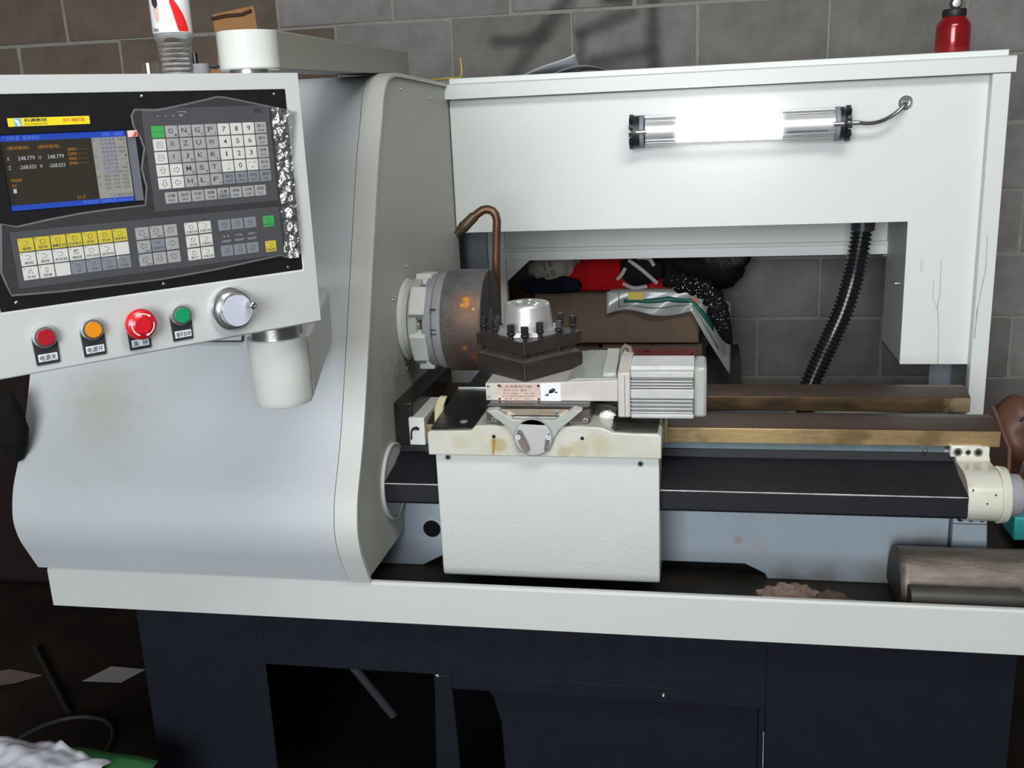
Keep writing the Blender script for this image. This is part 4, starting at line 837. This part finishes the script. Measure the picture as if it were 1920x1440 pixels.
# the moulded arrows sit proud of the red dome
pb('turn_arrow_ring', f, mat('arrow_white', (.85, .80, .80), .4), h_, smooth=False)
# hand wheel
hw = pb('hand_wheel', MB().lathe([(.0305, 0), (.0310, .002), (.0310, .006), (.0285, .010), (.0255, .011), (.0250, .016), (.0230, .0175), (.0225, .024), (.0215, .0255), (.001, .0255)], (.1310, 0, .0010), (0, -1, 0), 64), m_chrome)
pb('wheel_face', MB().lathe([(.0218, 0), (.0215, .0012), (.001, .0012)], (.1310, -.0252, .0010), (0, -1, 0), 56), mat('wheel_face_film', (.56, .58, .68), .45, .1), hw)
pb('wheel_knob', MB().lathe([(.004, 0), (.0045, .003), (.0040, .013), (.0048, .015), (.0048, .018), (.003, .019), (.003, .017), (.001, .017)], (.1465, -.0262, .0075), (0, -1, 0), 20), m_steel, hw)
f = MB()
for k in range(50):
    a = 2*math.pi*k/50; Mx = Matrix.Translation((.1310, 0, .0010)) @ Matrix.Rotation(a, 4, 'Y'); f.box(-.0001, .0001, -.0102, -.0095, .0262, .0285 if k % 5 else .0292, Mx)
pb('wheel_graduation', f, m_txt, hw, smooth=False)

# ------------------------------------------------------------------ crinkled protective film over the keypads
FP = [(.034, .273), (.061, .271), (.105, .278), (.147, .286), (.158, .285), (.210, .274), (.262, .263), (.250, .197), (.253, .122), (.250, .068), (.240, .060), (.228, .061), (.215, .066), (.114, .058), (.040, .055), (-.031, .056), (-.090, .057), (-.146, .060), (-.150, .075), (-.153, .089), (-.148, .120), (-.144, .146), (-.127, .141), (-.090, .146), (-.051, .150), (-.010, .152), (.031, .153), (.036, .175), (.033, .200), (.040, .225), (.036, .240), (.030, .252), (.029, .265)]
def inside(x, z):
    c = False; n = len(FP)
    for i in range(n):
        x1, z1 = FP[i]; x2, z2 = FP[(i+1) % n]
        if (z1 > z) != (z2 > z) and x < (x2-x1)*(z-z1)/(z2-z1)+x1: c = not c
    return c
def filmy(x, z):
    h = .0030+.0010*noise.noise(Vector((x*18, z*18, 2)))
    dx = max(0, 1-abs(x-.236)/.018); h += dx*.016*abs(noise.noise(Vector((x*110, z*45, 5))))+dx*.007*noise.noise(Vector((x*230, z*120, 9)))
    dl = max(0, 1-abs(x-.034)/.012) if z > .15 else 0; h += dl*.005*abs(noise.noise(Vector((x*90, z*60, 3))))
    return -h
stp = .0020; vid = {}; f = MB(); verts = []; faces = []
nx, nz = int(.43/stp), int(.24/stp)
def vi(i, j):
    if (i, j) not in vid:
        x, z = -.160+i*stp, .050+j*stp; vid[(i, j)] = len(verts); verts.append(Vector((x, filmy(x, z), z)))
    return vid[(i, j)]
for i in range(nx):
    for j in range(nz):
        if inside(-.160+(i+.5)*stp, .050+(j+.5)*stp): faces.append((vi(i, j), vi(i+1, j), vi(i+1, j+1), vi(i, j+1)))
strip_f = [q for q in faces if sum(verts[i].x for i in q)/4 > .2235]
keep_f = [q for q in faces if sum(verts[i].x for i in q)/4 <= .2235]
f.add(verts, keep_f); f2 = MB().add(verts, strip_f)
def film_mat(name, milky, gloss, rough, bscale, bstr, milk=(.55, .54, .56, 1)):
    m = bpy.data.materials.new(name); m.use_nodes = True; n, l = nt(m); n.clear()
    out = n.new('ShaderNodeOutputMaterial'); tr = n.new('ShaderNodeBsdfTransparent'); tr.inputs[0].default_value = (.98, .98, .98, 1); gl = n.new('ShaderNodeBsdfGlossy'); gl.inputs['Roughness'].default_value = rough; df = n.new('ShaderNodeBsdfDiffuse'); df.inputs[0].default_value = milk
    m1 = n.new('ShaderNodeMixShader'); m2 = n.new('ShaderNodeMixShader')
    no = n.new('ShaderNodeTexNoise'); no.inputs['Scale'].default_value = bscale; no.inputs['Detail'].default_value = 3; tc = n.new('ShaderNodeTexCoord'); l.new(tc.outputs['Object'], no.inputs['Vector'])
    bp = n.new('ShaderNodeBump'); bp.inputs['Strength'].default_value = bstr; bp.inputs['Distance'].default_value = .003; l.new(no.outputs[0], bp.inputs['Height']); l.new(bp.outputs[0], gl.inputs['Normal'])
    m1.inputs[0].default_value = milky; l.new(tr.outputs[0], m1.inputs[1]); l.new(df.outputs[0], m1.inputs[2])
    m2.inputs[0].default_value = gloss; l.new(m1.outputs[0], m2.inputs[1]); l.new(gl.outputs[0], m2.inputs[2]); l.new(m2.outputs[0], out.inputs[0])
    return m
m_film = film_mat('clear_crinkled_film', .055, .05, .12, 45, .35)
m_crinkle = film_mat('bunched_film', .16, .42, .16, 160, 1.0)
ft = thing('protective_film', PE, 'clear crinkled plastic film stuck over the keypads of the control pendant', 'film', rotz=PA); ORG[ft] = Vector((0, 0, 0))
build('film_sheet', f, m_film, ft, angle=170)
build('bunched_edge', f2, m_crinkle, ft, angle=170)
m_fe = mat('milky_film_edge', (.42, .41, .43), .35, alpha=.16)
build('film_edge', MB().tube([(x, -.0035, z) for x, z in FP+[FP[0]]], .0013, 6), m_fe, ft)
# ------------------------------------------------------------------ things on top of the pendant and the machine
PTOP = 1.6245
bx, by = -.7370, -.3655
m_pet = mat('clear_pet_plastic', (.93, .95, .95), .06, trans=1.0, ior=1.22, alpha=.72)
t = thing('water_bottle', (bx, by, PTOP), 'clear ribbed plastic water bottle with white and red label on the pendant', 'bottle')
rr = .0222
pf = [(.002, 0), (rr*.85, 0), (rr, .004)]
for k in range(34):
    z = .005+k*.0014; pf.append((rr*(1-.07*(.5-.5*math.cos(k*1.32)))*(1+.0018*k), z))
pf += [(.0265, .056), (.0268, .060), (.0268, .118), (.024, .128), (.014, .150), (.0125, .152), (.0125, .165)]
bt = MB().lathe(pf, (bx, by, PTOP), (0, 0, 1), 48)
for v in bt.v:
    z = v.z-PTOP
    if .006 < z < .054:
        a = math.atan2(v.y-by, v.x-bx); k = 1+.045*math.sin(a*4+z*130); v.x = bx+(v.x-bx)*k; v.y = by+(v.y-by)*k
build('bottle_body', bt, m_pet, t, angle=180)
build('bottle_cap', MB().cyl((bx, by, PTOP+.163), (bx, by, PTOP+.180), .0145, n=24), m_white, t)
m_lab2 = mat('bottle_label_white', (.74, .74, .75), .25, coat=.5)
def arc(a0, a1, z0, z1, r, n=10, zf=None):
    v = []; f = []
    for i in range(n+1):
        u = i/n; a = math.radians(a0+(a1-a0)*u); lo, hi = (z0, z1) if zf is None else zf(u)
        v += [(bx+r*math.cos(a), by+r*math.sin(a), PTOP+lo), (bx+r*math.cos(a), by+r*math.sin(a), PTOP+hi)]
    return MB().add(v, [(2*i, 2*i+2, 2*i+3, 2*i+1) for i in range(n)])
L = build('paper_label', MB().lathe([(.0270, .061), (.0272, .0615), (.0272, .117), (.0270, .1175)], (bx, by, PTOP), (0, 0, 1), 48), m_lab2, t)
build('red_swoosh', arc(-62, -12, 0, 0, .0275, 16, lambda u: (.0620+.000*u, .0620+.046*(1-u)**.7+.004) if u > .35 else (.100-.11*u, .0620+.046*(1-u)**.7+.004)), mat('label_red', (.70, .02, .02), .3), L)
build('label_portrait_hair', arc(-120, -98, 0, 0, .0275, 8, lambda u: (.092+.012*abs(u-.6), .108+.012*math.sin(u*3.1))), mat('print_hair', (.03, .025, .03), .4), L)
build('label_portrait_face', arc(-117, -97, 0, 0, .0274, 8, lambda u: (.080-.010*math.sin(u*3)+.008*(1-u), .101)), mat('print_skin', (.62, .42, .36), .4), L)
build('label_portrait_shirt', arc(-128, -104, 0, 0, .0274, 6, lambda u: (.0625, .068-.002*u)), mat('print_shirt', (.25, .20, .20), .4), L)
o = thing('plastic_cup', (-.7478, -.4205, PTOP), 'small clear plastic cup lid standing left of the water bottle', 'cup')
build('cup_wall', MB().lathe([(.0120, 0), (.0120, .020), (.0113, .020), (.0113, .001)], (-.7478, -.4205, PTOP), (0, 0, 1), 32), mat('clear_cup_plastic', (1, 1, 1), .05, trans=1, ior=1.15, alpha=.45), o)
build('cup_glint_strip', MB().box(-.7463, -.7423, -.4330, -.4325, PTOP+.001, PTOP+.019), m_white, o)
t = thing('hose_fitting', (-.727, -.312, PTOP), 'small grey and black hose fitting right behind the water bottle', 'fitting')
build('fitting_base', MB().cyl((-.727, -.312, PTOP), (-.727, -.312, PTOP+.007), .0135, n=20), m_rubber, t)
build('fitting_body', MB().cyl((-.727, -.312, PTOP+.007), (-.727, -.312, PTOP+.022), .0125, n=20), m_castgrey, t, bevel=.001)
build('fitting_stem', MB().cyl((-.735, -.312, PTOP+.022), (-.735, -.312, PTOP+.038), .0035, n=12), m_dark_oil, t)
build('fitting_arm', MB().tube([(-.722, -.312, PTOP+.019), (-.700, -.300, PTOP+.017), (-.690, -.295, PTOP+.015)], .0022, 8), m_dark_oil, t)

t = thing('cardboard_sheet', (-1.21, .8, 1.655), 'orange brown torn cardboard sheet standing behind the swing arm', 'cardboard')
Mx = Matrix.Translation((-1.21, .80, 1.655)) @ Matrix.Rotation(math.radians(-8), 4, 'X')
o = build('board', MB().prism([(-.05, 0), (.10, 0), (.10, .02), (.085, .09), (.072, .205), (-.045, .190), (-.035, .10), (-.038, .05), (-.10, .055), (-.10, 0)], 0, .004, 'y', Mx), m_card_or, t)
build('torn_fold', MB().tube([Mx @ Vector(p) for p in ((-.045, -.003, .178), (-.01, -.004, .183), (.04, -.003, .184), (.066, -.003, .192))], .0045, 6), mat('dark_torn_edge', (.045, .02, .012), .9), t)
build('brown_tape', MB().prism([(.06, .10), (.12, .10), (.125, .118), (.075, .128)], -.006, -.003, 'y', Mx), mat('brown_tape', (.10, .045, .03), .4), t)

t = thing('oil_bottle', (.606, 1.0, 1.655), 'red metal bottle with black cap and ring loop on the guard top', 'bottle')
build('bottle_body', MB().lathe([(.039, 0), (.0405, .004), (.0405, .062), (.039, .070), (.027, .085), (.026, .088)], (.606, 1.0, 1.655), (0, 0, 1), 48), mat('red_lacquer', (.30, .010, .014), .22, .3, var=.25, vscale=30, coat=.5), t)
build('bottle_cap', MB().lathe([(.027, .086), (.028, .088), (.028, .101), (.026, .104), (.001, .104)], (.606, 1.0, 1.655), (0, 0, 1), 32), m_rubber, t)
f = MB(); rp = [(.608+.012*math.cos(math.radians(a)), 1.0, 1.772+.012*math.sin(math.radians(a))) for a in range(0, 361, 20)]
build('ring_loop', f.tube(rp, .0028, 10), m_rubber, t)
build('loop_bolt', MB().lathe([(.0095, 0), (.0095, .004), (.006, .005)], (.608, .994, 1.772), (0, -1, 0), 24), m_alu, t)

# loose papers on the guard lid
m_paper = mat('white_paper', (.70, .71, .74), .7)
for i, (lab, x0, x1, y0, y1) in enumerate((('curled white paper sheet rising to a corner on the guard lid', -.475, -.33, 1.00, 1.16), ('paper sheets lying flat on the guard lid right of the curled sheet', -.40, -.21, 1.03, 1.19))):
    def fn(u, v, x0=x0, x1=x1, y0=y0, y1=y1, i=i):
        if i == 0: return (x0+(x1-x0)*u, y0+(y1-y0)*v, 1.6562+.052*u**1.15*(1-.75*v)+.004*math.sin(u*5))
        return (x0+(x1-x0)*u, y0+(y1-y0)*v, 1.6562+.020*math.sin(math.pi*min(1, u*1.15))**1*(1-.3*v))
    o = build('paper_sheet', MB().sheet(fn, 14, 8), m_paper if i == 0 else mat('grey_paper', (.42, .42, .46), .7), solid=.0004); tag(o, lab, 'paper')
o = build('yellow_wire', MB().tube(catm([(-.72, .97, 1.657), (-.665, .965, 1.659), (-.642, 1.0, 1.662), (-.640, 1.01, 1.69), (-.645, 1.02, 1.712)], 6), .0022, 6), mat('yellow_wire_sheath', (.55, .40, .05), .5)); tag(o, 'thin yellow wire rising where the headstock cover meets the guard', 'wire')

# ------------------------------------------------------------------ boxes and clothes behind the rear opening
def carton(name, x0, x1, y0, y1, z0, z1, m, label, rot=0, warp=.004, cat='box', group='cartons stacked behind the lathe'):
    t = thing(name, ((x0+x1)/2, (y0+y1)/2, z0), label, cat, group)
    cx, cy = (x0+x1)/2, (y0+y1)/2; Mx = Matrix.Translation((cx, cy, 0)) @ Matrix.Rotation(rot, 4, 'Z') @ Matrix.Translation((-cx, -cy, 0))
    build('carton_body', MB().box(x0, x1, y0, y1, z0, z1-.004, Mx), m, t, bevel=.006, segs=3)
    build('top_flap', MB().box(x0+.002, cx-.002, y0, y1, z1-.004, z1-.0005, Mx), m, t, bevel=.001)
    build('top_flap', MB().box(cx+.002, x1-.002, y0, y1, z1-.004, z1-.0005, Mx), m, t, bevel=.001)
    return t
carton('cardboard_box', -.56, .01, 1.24, 1.55, .02, .40, m_card2, 'brown carton at the bottom of the stack behind the lathe bed')
t = carton('cardboard_box', -.30, .005, 1.26, 1.56, .40, .860, m_card2, 'brown carton with red Chinese print below the plain carton')
f = MB(); add_text(f, '机床数控系统', -.115, .834, .215, .026, 1.2592, .02); build('red_print', f, m_redink, t, smooth=False)
t = carton('cardboard_box', -.505, -.005, 1.25, 1.56, .866, 1.022, m_card, 'plain brown carton carrying the clothes and printed plastic bag')
build('bulged_corner', MB().sphere((-.030, 1.30, .93), .06, 20, 14, (.55, .7, 1.45)), m_card, t)
carton('cardboard_box', -.56, -.31, 1.30, 1.56, .40, .80, mat('dark_carton', (.05, .035, .03), .9, var=.4), 'dark dirty carton left of the printed carton')
carton('wooden_crate', -.54, -.31, 1.27, 1.55, .80, .864, mat('dirty_plank', (.09, .06, .035), .9, var=.5), 'low dark crate under the left end of the plain carton', cat='crate')
carton('cardboard_box', -.66, -.52, 1.36, 1.58, .40, 1.00, mat('dark_red_brown_card', (.10, .04, .025), .85, var=.3), 'narrow reddish brown carton behind the chuck')
carton('cardboard_box', .02, .125, 1.35, 1.57, .02, .79, mat('very_dark_card', (.035, .03, .03), .9, var=.3), 'dark upright carton right of the printed carton')
def lump(name, c, r, sc, m, label, cat, amp=.3, fr=2.2, seed=0, n=36, zmin=None):
    c = Vector(c)
    mb = MB().sphere(c, r, n, int(n*.7), sc, lambda p: 1+amp*noise.noise(p*fr+Vector((seed, 0, 0)))+amp*.4*noise.noise(p*fr*2.7+Vector((0, seed, 0))))
    if zmin is not None:
        for v in mb.v: v.z = max(v.z, zmin+.002*abs(noise.noise(v*40)))
    o = build(name, mb, m, angle=180); tag(o, label, cat); return o
def cloth(name, col, **k): return mat(name, col, .9, bump=.5, bscale=90, var=.25, vscale=12, spec=.1, **k)
lump('canvas_bag', (-.455, 1.34, 1.095), .078, (1.0, .8, .8), cloth('off_white_cloth', (.33, .30, .27)), 'off-white printed cloth bag lying at the left on the carton', 'bag', .3, 2, 3, zmin=1.024)
bg = bpy.data.objects['canvas_bag']
f = MB(); add_text(f, 'XK 50', 0, 0, .050, .012, 0); add_text(f, 'TNK 30', 0, -.018, .050, .009, 0)
Mt = Matrix.Translation((-.452, 1.268, 1.100)) @ Matrix.Rotation(math.radians(72), 4, 'Y')
f.v = [Mt @ v for v in f.v]; build('bag_print', f, m_txt, bg, smooth=False)
lump('dark_jacket', (-.46, 1.31, 1.040), .080, (1.1, .75, .40), cloth('navy_cloth', (.012, .014, .028)), 'dark navy garment below the off-white bag', 'clothing', .35, 2, 8, zmin=.985)
lump('red_cloth', (-.30, 1.37, 1.045), .12, (1.28, .75, .62), cloth('bright_red_cloth', (.42, .008, .012)), 'bright red cloth heaped in the middle of the carton', 'clothing', .12, 1.5, 5, zmin=1.024)
lump('red_cloth', (-.10, 1.32, 1.035), .045, (1.7, .7, .42), bpy.data.materials['bright_red_cloth'], 'small corner of red cloth right of the striped shoe', 'clothing', .1, 1.5, 6, zmin=1.024)
lump('grey_jumper', (-.25, 1.47, 1.11), .12, (1.3, .7, .7), cloth('dark_grey_knit', (.06, .058, .058)), 'dark grey knitted jumper behind the red cloth', 'clothing', .2, 2, 4)
lump('black_jacket', (-.02, 1.45, 1.08), .13, (1.25, .75, .75), cloth('black_cloth', (.010, .010, .011)), 'black padded jacket piled at the right end of the carton', 'clothing', .2, 1.6, 9)
t = thing('striped_shoe', (-.185, 1.30, 1.03), 'black shoe with white stripes on the red cloth', 'shoe')
mb = MB().sphere((-.185, 1.32, 1.078), .06, 28, 18, (1.15, .7, .8), lambda p: 1+.22*noise.noise(p*2)); build('upper', mb, cloth('black_shoe', (.012, .012, .013)), t, angle=180)
for pts in (((-.215, 1.275, 1.118), (-.175, 1.262, 1.090), (-.130, 1.268, 1.048)), ((-.225, 1.272, 1.095), (-.240, 1.275, 1.070), (-.250, 1.28, 1.060)), ((-.232, 1.268, 1.048), (-.20, 1.258, 1.036), (-.16, 1.262, 1.040)), ((-.19, 1.275, 1.125), (-.155, 1.275, 1.122), (-.140, 1.28, 1.100))):
    build('white_stripe', MB().tube(catm(pts, 5), .006, 8), mat('stripe_white', (.42, .41, .38), .7) if 'stripe_white' not in bpy.data.materials else bpy.data.materials['stripe_white'], t)
# printed plastic bag draped over the right corner
t = thing('printed_plastic_bag', (-.12, 1.24, .80), 'white plastic bag printed in green and yellow hanging over the carton corner', 'bag')
def bagpt(x, d, off=0):
    """x across, d hanging distance 0..1"""
    zt_ = 1.030; 
    u = (x+.28)/.37
    bot = .962+.012*math.sin(u*9) + (.03*max(0, u-.35)) if u < .68 else .962+.03*.33-(u-.68)*.68
    z = zt_+(bot-zt_)*d - max(0, u-.70)*.16*(1-d)
    y = 1.236-.008*math.sin(u*14+d*3)*d-off - .012*d + max(0, u-.78)*.25
    return (x, y, z)
m_bagw = mat('milky_plastic', (.36, .36, .35), .28, coat=.4, bump=.4, bscale=25, dist=.004, var=.15)
build('bag_sheet', MB().sheet(lambda u, v: bagpt(-.28+u*.37, v), 50, 14), m_bagw, t, solid=.0012, angle=180)
build('bag_top', MB().sheet(lambda u, v: (-.27+u*.26, 1.236+v*.12, 1.031-.001*v), 10, 4), m_bagw, t, solid=.0012)
def bagstrip(us, ds, wd, m, nm):
    mb = MB(); n = len(us)-1; v = []; f = []
    for i in range(n*6+1):
        k = min(int(i/6), n-1); fr_ = i/6-k; u = us[k]+(us[k+1]-us[k])*fr_; d = ds[k]+(ds[k+1]-ds[k])*fr_
        v += [bagpt(-.28+u*.37, d-wd/2, .0022), bagpt(-.28+u*.37, d+wd/2, .0022)]
    build(nm, mb.add(v, [(2*i, 2*i+2, 2*i+3, 2*i+1) for i in range(n*6)]), m, t, solid=.0004, angle=180)
m_bgreen = mat('bag_green_print', (.015, .11, .085), .35)
bagstrip([.14, .3, .5, .68, .86], [.50, .46, .30, .50, .55], .20, m_bgreen, 'green_band'); bagstrip([.10, .3, .55, .72, .9], [.78, .74, .60, .70, .85], .035, m_bgreen, 'green_line')
build('green_vertical_line', MB().tube([bagpt(-.28+.10*.37, d, .002) for d in (0.02, .3, .6, .78)], .0014, 5), m_bgreen, t)
pp_ = [bagpt(-.28+u*.37, d, .004) for u, d in ((.17, .03), (.30, .03), (.30, .40), (.18, .42))]; build('yellow_patch', MB().add(pp_+[(x, y+.001, z) for x, y, z in pp_], [(0, 1, 2, 3), (4, 7, 6, 5), (0, 4, 5, 1), (1, 5, 6, 2), (2, 6, 7, 3), (3, 7, 4, 0)]), mat('bag_yellow_print', (.62, .45, .02), .4), t)
pp_ = [bagpt(-.28+u*.37, d, .004) for u, d in ((.70, .22), (.735, .22), (.735, .38), (.70, .38))]; build('orange_patch', MB().add(pp_+[(x, y+.001, z) for x, y, z in pp_], [(0, 1, 2, 3), (4, 7, 6, 5), (0, 4, 5, 1), (1, 5, 6, 2), (2, 6, 7, 3), (3, 7, 4, 0)]), mat('bag_orange_print', (.65, .12, .03), .4), t)
# sequined scarf
sc = catm([(-.10, 1.235, 1.075), (-.05, 1.222, 1.055), (.0, 1.215, 1.045), (.035, 1.21, 1.01), (.055, 1.205, .96), (.075, 1.205, .90), (.088, 1.21, .875)], 10)
t = thing('sequined_scarf', (0, 1.22, .88), 'black scarf with silver sequins hanging down at the right of the carton', 'scarf')
build('scarf_cloth', MB().tube(sc, [.030+.004*math.sin(i*.9) if i < 40 else max(.006, .030-(i-40)*.0012) for i in range(len(sc))], 14), bpy.data.materials['black_cloth'], t, angle=180)
f = MB()
for k in range(150):
    i = random.randrange(6, 44); p = sc[i]+Vector((random.uniform(-.016, .020), 0, random.uniform(-.022, .020))); f.sphere((p.x, p.y-.029, p.z), random.uniform(.0008, .0020), 6, 4)
o = build('silver_sequins', f, m_chrome, t); o['kind'] = 'stuff'
# fur trim: short hairs
t = thing('fur_collar', (.07, 1.40, 1.07), 'grey and black fur collar at the right of the black jacket', 'fur')
build('collar_core', MB().sphere((.065, 1.38, 1.125), .045, 20, 14, (1.2, .7, .75), lambda p: 1+.3*noise.noise(p*3)), cloth('fur_skin', (.10, .09, .085)), t, angle=180)
f = MB(); v = []; fc = []
for k in range(1500):
    a = random.uniform(0, 6.28); b = math.acos(random.uniform(-1, 1)); d_ = Vector((math.sin(b)*math.cos(a), math.sin(b)*math.sin(a), math.cos(b)))
    p = Vector((.065, 1.38, 1.125))+Vector((d_.x*.054, d_.y*.032, d_.z*.034)); q = p+d_*.022+Vector((random.uniform(-.008, .008), 0, random.uniform(-.010, .004)))
    s_ = d_.orthogonal().normalized()*.0006; o_ = len(v); v += [p-s_, p+s_, q]; fc.append((o_, o_+1, o_+2))
o = build('fur_hair', MB().add(v, fc), mat('grey_fur', (.22, .20, .19), .8, col2=(.03, .03, .03), vscale=60), t); o['kind'] = 'stuff'

# ------------------------------------------------------------------ things lying in the tray
t = thing('curved_steel_offcut', (.48, .12, .575), 'dull curved steel offcut lying in the tray under the bearing block', 'offcut')
def off_fn(u, v):
    x = .385+u*.30; a = math.radians(178-v*175); 
    return (x+.008*math.sin(v*3), .150+.060*math.cos(a)*1.0, .585+.108*math.sin(a)*(1-.05*u)+.003*math.sin(u*5))
build('curved_sheet', MB().sheet(lambda u, v: off_fn(u, .42+v*.58) if False else (.385+u*.32, .185-.075*math.cos(math.radians(10+v*160)), .590+.100*math.sin(math.radians(10+v*160))), 20, 20), mat('dull_brown_tinplate', (.20, .175, .15), .45, .5, col2=(.09, .075, .06), vscale=9, stretch=(1, 4, 4), bump=.3, bscale=50), t, solid=.0025, angle=60)
build('end_disc', MB().prism([(.185-.078*math.cos(math.radians(a)), .590+.103*math.sin(math.radians(a))) for a in range(0, 181, 12)], .3835, .3855, 'x'), mat('dark_tin_end', (.05, .04, .032), .5, .4, var=.3), t)
build('inner_roll', MB().lathe([(.026, 0), (.026, .20)], (.395, .095, .628), (1, 0, 0), 24), mat('dull_pipe_grey', (.085, .08, .072), .5, .4, var=.4), t)
o = build('red_dish', MB().cyl((.445, .080, .575), (.445, .080, .612), .055, .058, 32), mat('red_plastic_dish', (.40, .015, .012), .5)); tag(o, 'red plastic dish in the tray in front of the curved offcut', 'dish')
for i, (c, s_, lb) in enumerate((((.175, .135, .596), (1.5, .8, .62), 'pinkish knitted work glove left in the tray beside the arch'), ((.255, .125, .593), (1.2, .8, .5), 'dirty brown rag right of the knitted glove'))):
    m_ = cloth('glove_knit', (.36, .27, .23), col2=(.10, .06, .05)) if i == 0 else cloth('brown_rag', (.14, .10, .075))
    o = lump('work_glove' if i == 0 else 'dirty_rag', c, .042, s_, m_, lb, 'glove' if i == 0 else 'rag', .35, 3.0, 2+i*5, zmin=.575)
t = thing('leather_bag', (.79, .95, .573), 'reddish brown leather bag leaning at the right end of the tray', 'bag')
m_lea = mat('brown_leather', (.15, .065, .040), .45, var=.35, vscale=9, bump=.4, bscale=40, dist=.002)
build('bag_body', MB().sphere((.800, .90, .700), .11, 30, 20, (.62, .8, .98), lambda p: 1+.18*noise.noise(p*1.7)), m_lea, t, angle=180)
build('bag_flap', MB().sphere((.775, .62, .650), .07, 26, 18, (.6, .8, 1.15), lambda p: 1+.2*noise.noise(p*1.9+Vector((3, 0, 0)))), m_lea, t, angle=180)
build('bag_panel', MB().prism([(.62, .60), (.70, .83), (.66, .86), (.50, .80), (.47, .60)], .660, .668, 'x', Matrix.Translation((.05, .14, -.05))), mat('faded_red_leather', (.20, .10, .075), .6, var=.3), t, bevel=.003)
o = build('power_cord', MB().tube(catm([(.772, .78, .775), (.792, .775, .790), (.82, .77, .792), (.87, .77, .800)], 6), .004, 8), m_rubber); tag(o, 'black cord lying over the brown leather bag', 'cord')
o = build('teal_container', MB().box(.68, .80, .45, .60, .60, .655), mat('teal_plastic', (.03, .30, .30), .5), bevel=.004); tag(o, 'teal plastic container half hidden behind the bearing block', 'container')
o = build('white_board', MB().prism([(.30, .576), (.62, .576), (.62, .60), (.30, .64)], .655, .662, 'x', Matrix.Translation((.10, .1, 0))), m_cream, bevel=.001); tag(o, 'pale board strip lying in the tray at the far right', 'board')

# ------------------------------------------------------------------ on the floor, left of the cabinet
def floor_sheet(pts, label, m, z=.001):
    o = build('paper_scrap', MB().prism(pts, z, z+.0012, 'z'), m); tag(o, label, 'paper'); return o
m_dp = mat('dusty_white_paper', (.40, .37, .34), .8, var=.1)
floor_sheet([(-1.785, .585), (-1.665, .590), (-1.63, .665), (-1.745, .670)], 'dusty white paper slip on the floor left of the cabinet', m_dp)
floor_sheet([(-2.12, .50), (-1.99, .55), (-1.93, .60), (-2.05, .62), (-2.15, .58)], 'crumpled pale paper at the far left on the floor', mat('dull_pink_paper', (.20, .14, .13), .8, var=.3))
pts = catm([(-1.80, .20, .006), (-1.77, .33, .006), (-1.70, .40, .006), (-1.60, .40, .006), (-1.53, .33, .006), (-1.50, .20, .006)], 10)
o = build('rubber_hose', MB().tube(pts, .006, 8), mat('dusty_hose', (.035, .035, .035), .6)); tag(o, 'thin dusty hose curving over the floor left of the cabinet', 'hose')
o = build('wooden_stick', MB().tube([(-2.05, .74, .008), (-1.72, .42, .008)], .008, 6), mat('dark_stick', (.012, .01, .01), .8)); tag(o, 'dark straight rod lying on the floor at the far left', 'rod')
# a stool carrying a green bag and crumpled white plastic, its top just entering the frame
t = thing('low_stool', (-1.36, -.22, 0), 'low dark stool under the green bag at the lower left', 'stool')
build('seat', MB().box(-1.62, -1.10, -.38, -.12, .235, .26), m_navy_in, t, bevel=.004)
for x in (-1.58, -1.14):
    for y in (-.35, -.13): build('leg', MB().box(x-.015, x+.015, y-.015, y+.015, 0, .235), m_navy_in, t)
o = build('green_bag', MB().sheet(lambda u, v: (-1.56+u*.44, -.36+v*.265, .270+.026*math.sin(u*3.1)*math.sin(.3+v*2.0)+.004*noise.noise(Vector((u*6, v*4, 0)))), 30, 14), mat('green_woven_plastic', (.035, .16, .05), .5, bump=.4), solid=.003, angle=180); tag(o, 'green plastic bag on the stool at the lower left', 'bag')
def crump(u, v):
    x = -1.60+u*.40; y = -.37+v*(.262-.012*math.sin(u*9)-.02*max(0, u-.6)*2.5); h = .316+.020*noise.noise(Vector((u*5, v*4, 1)))+.012*noise.noise(Vector((u*14, v*9, 4)))-.12*max(0, u-.88)-.012*v
    return (x, y, h)
o = build('crumpled_plastic', MB().sheet(crump, 60, 30), mat('white_crumpled_plastic', (.62, .62, .68), .4, bump=.3, bscale=40), solid=.002, angle=180); tag(o, 'crumpled white plastic sheet on the green bag at the lower left', 'plastic sheet')

# ------------------------------------------------------------------ dark things standing behind the left end of the lathe
t = thing('tarp_covered_stack', (-2.1, 1.35, 0), 'dark brown tarpaulin covered stack standing against the wall behind the left end of the lathe', 'stack')
m_tarp = mat('dark_brown_tarpaulin', (.022, .014, .012), .8, var=.4, vscale=6, bump=.6, bscale=12, dist=.01, spec=.2)
build('tarpaulin', MB().prism([(-2.75, .02), (-1.50, .02), (-1.47, .7), (-1.50, 1.30), (-1.60, 1.36), (-2.60, 1.33), (-2.72, 1.20)], 1.12, 1.57, 'y'), m_tarp, t, bevel=.03, segs=3)
for k_, xx in enumerate((-1.72, -1.95, -2.18)): build('tarp_fold', MB().tube(catm([(xx, 1.11, 1.28), (xx+.03, 1.105, .9), (xx-.04, 1.10, .5), (xx+.02, 1.10, .05)], 8), .022, 8), m_tarp, t, angle=180)
lump('black_rag', (-1.388, -.02, .985), .062, (.55, .5, 1.15), bpy.data.materials['black_cloth'], 'black rag hanging at the left edge of the headstock cover', 'rag', .18, 2.0, 11)
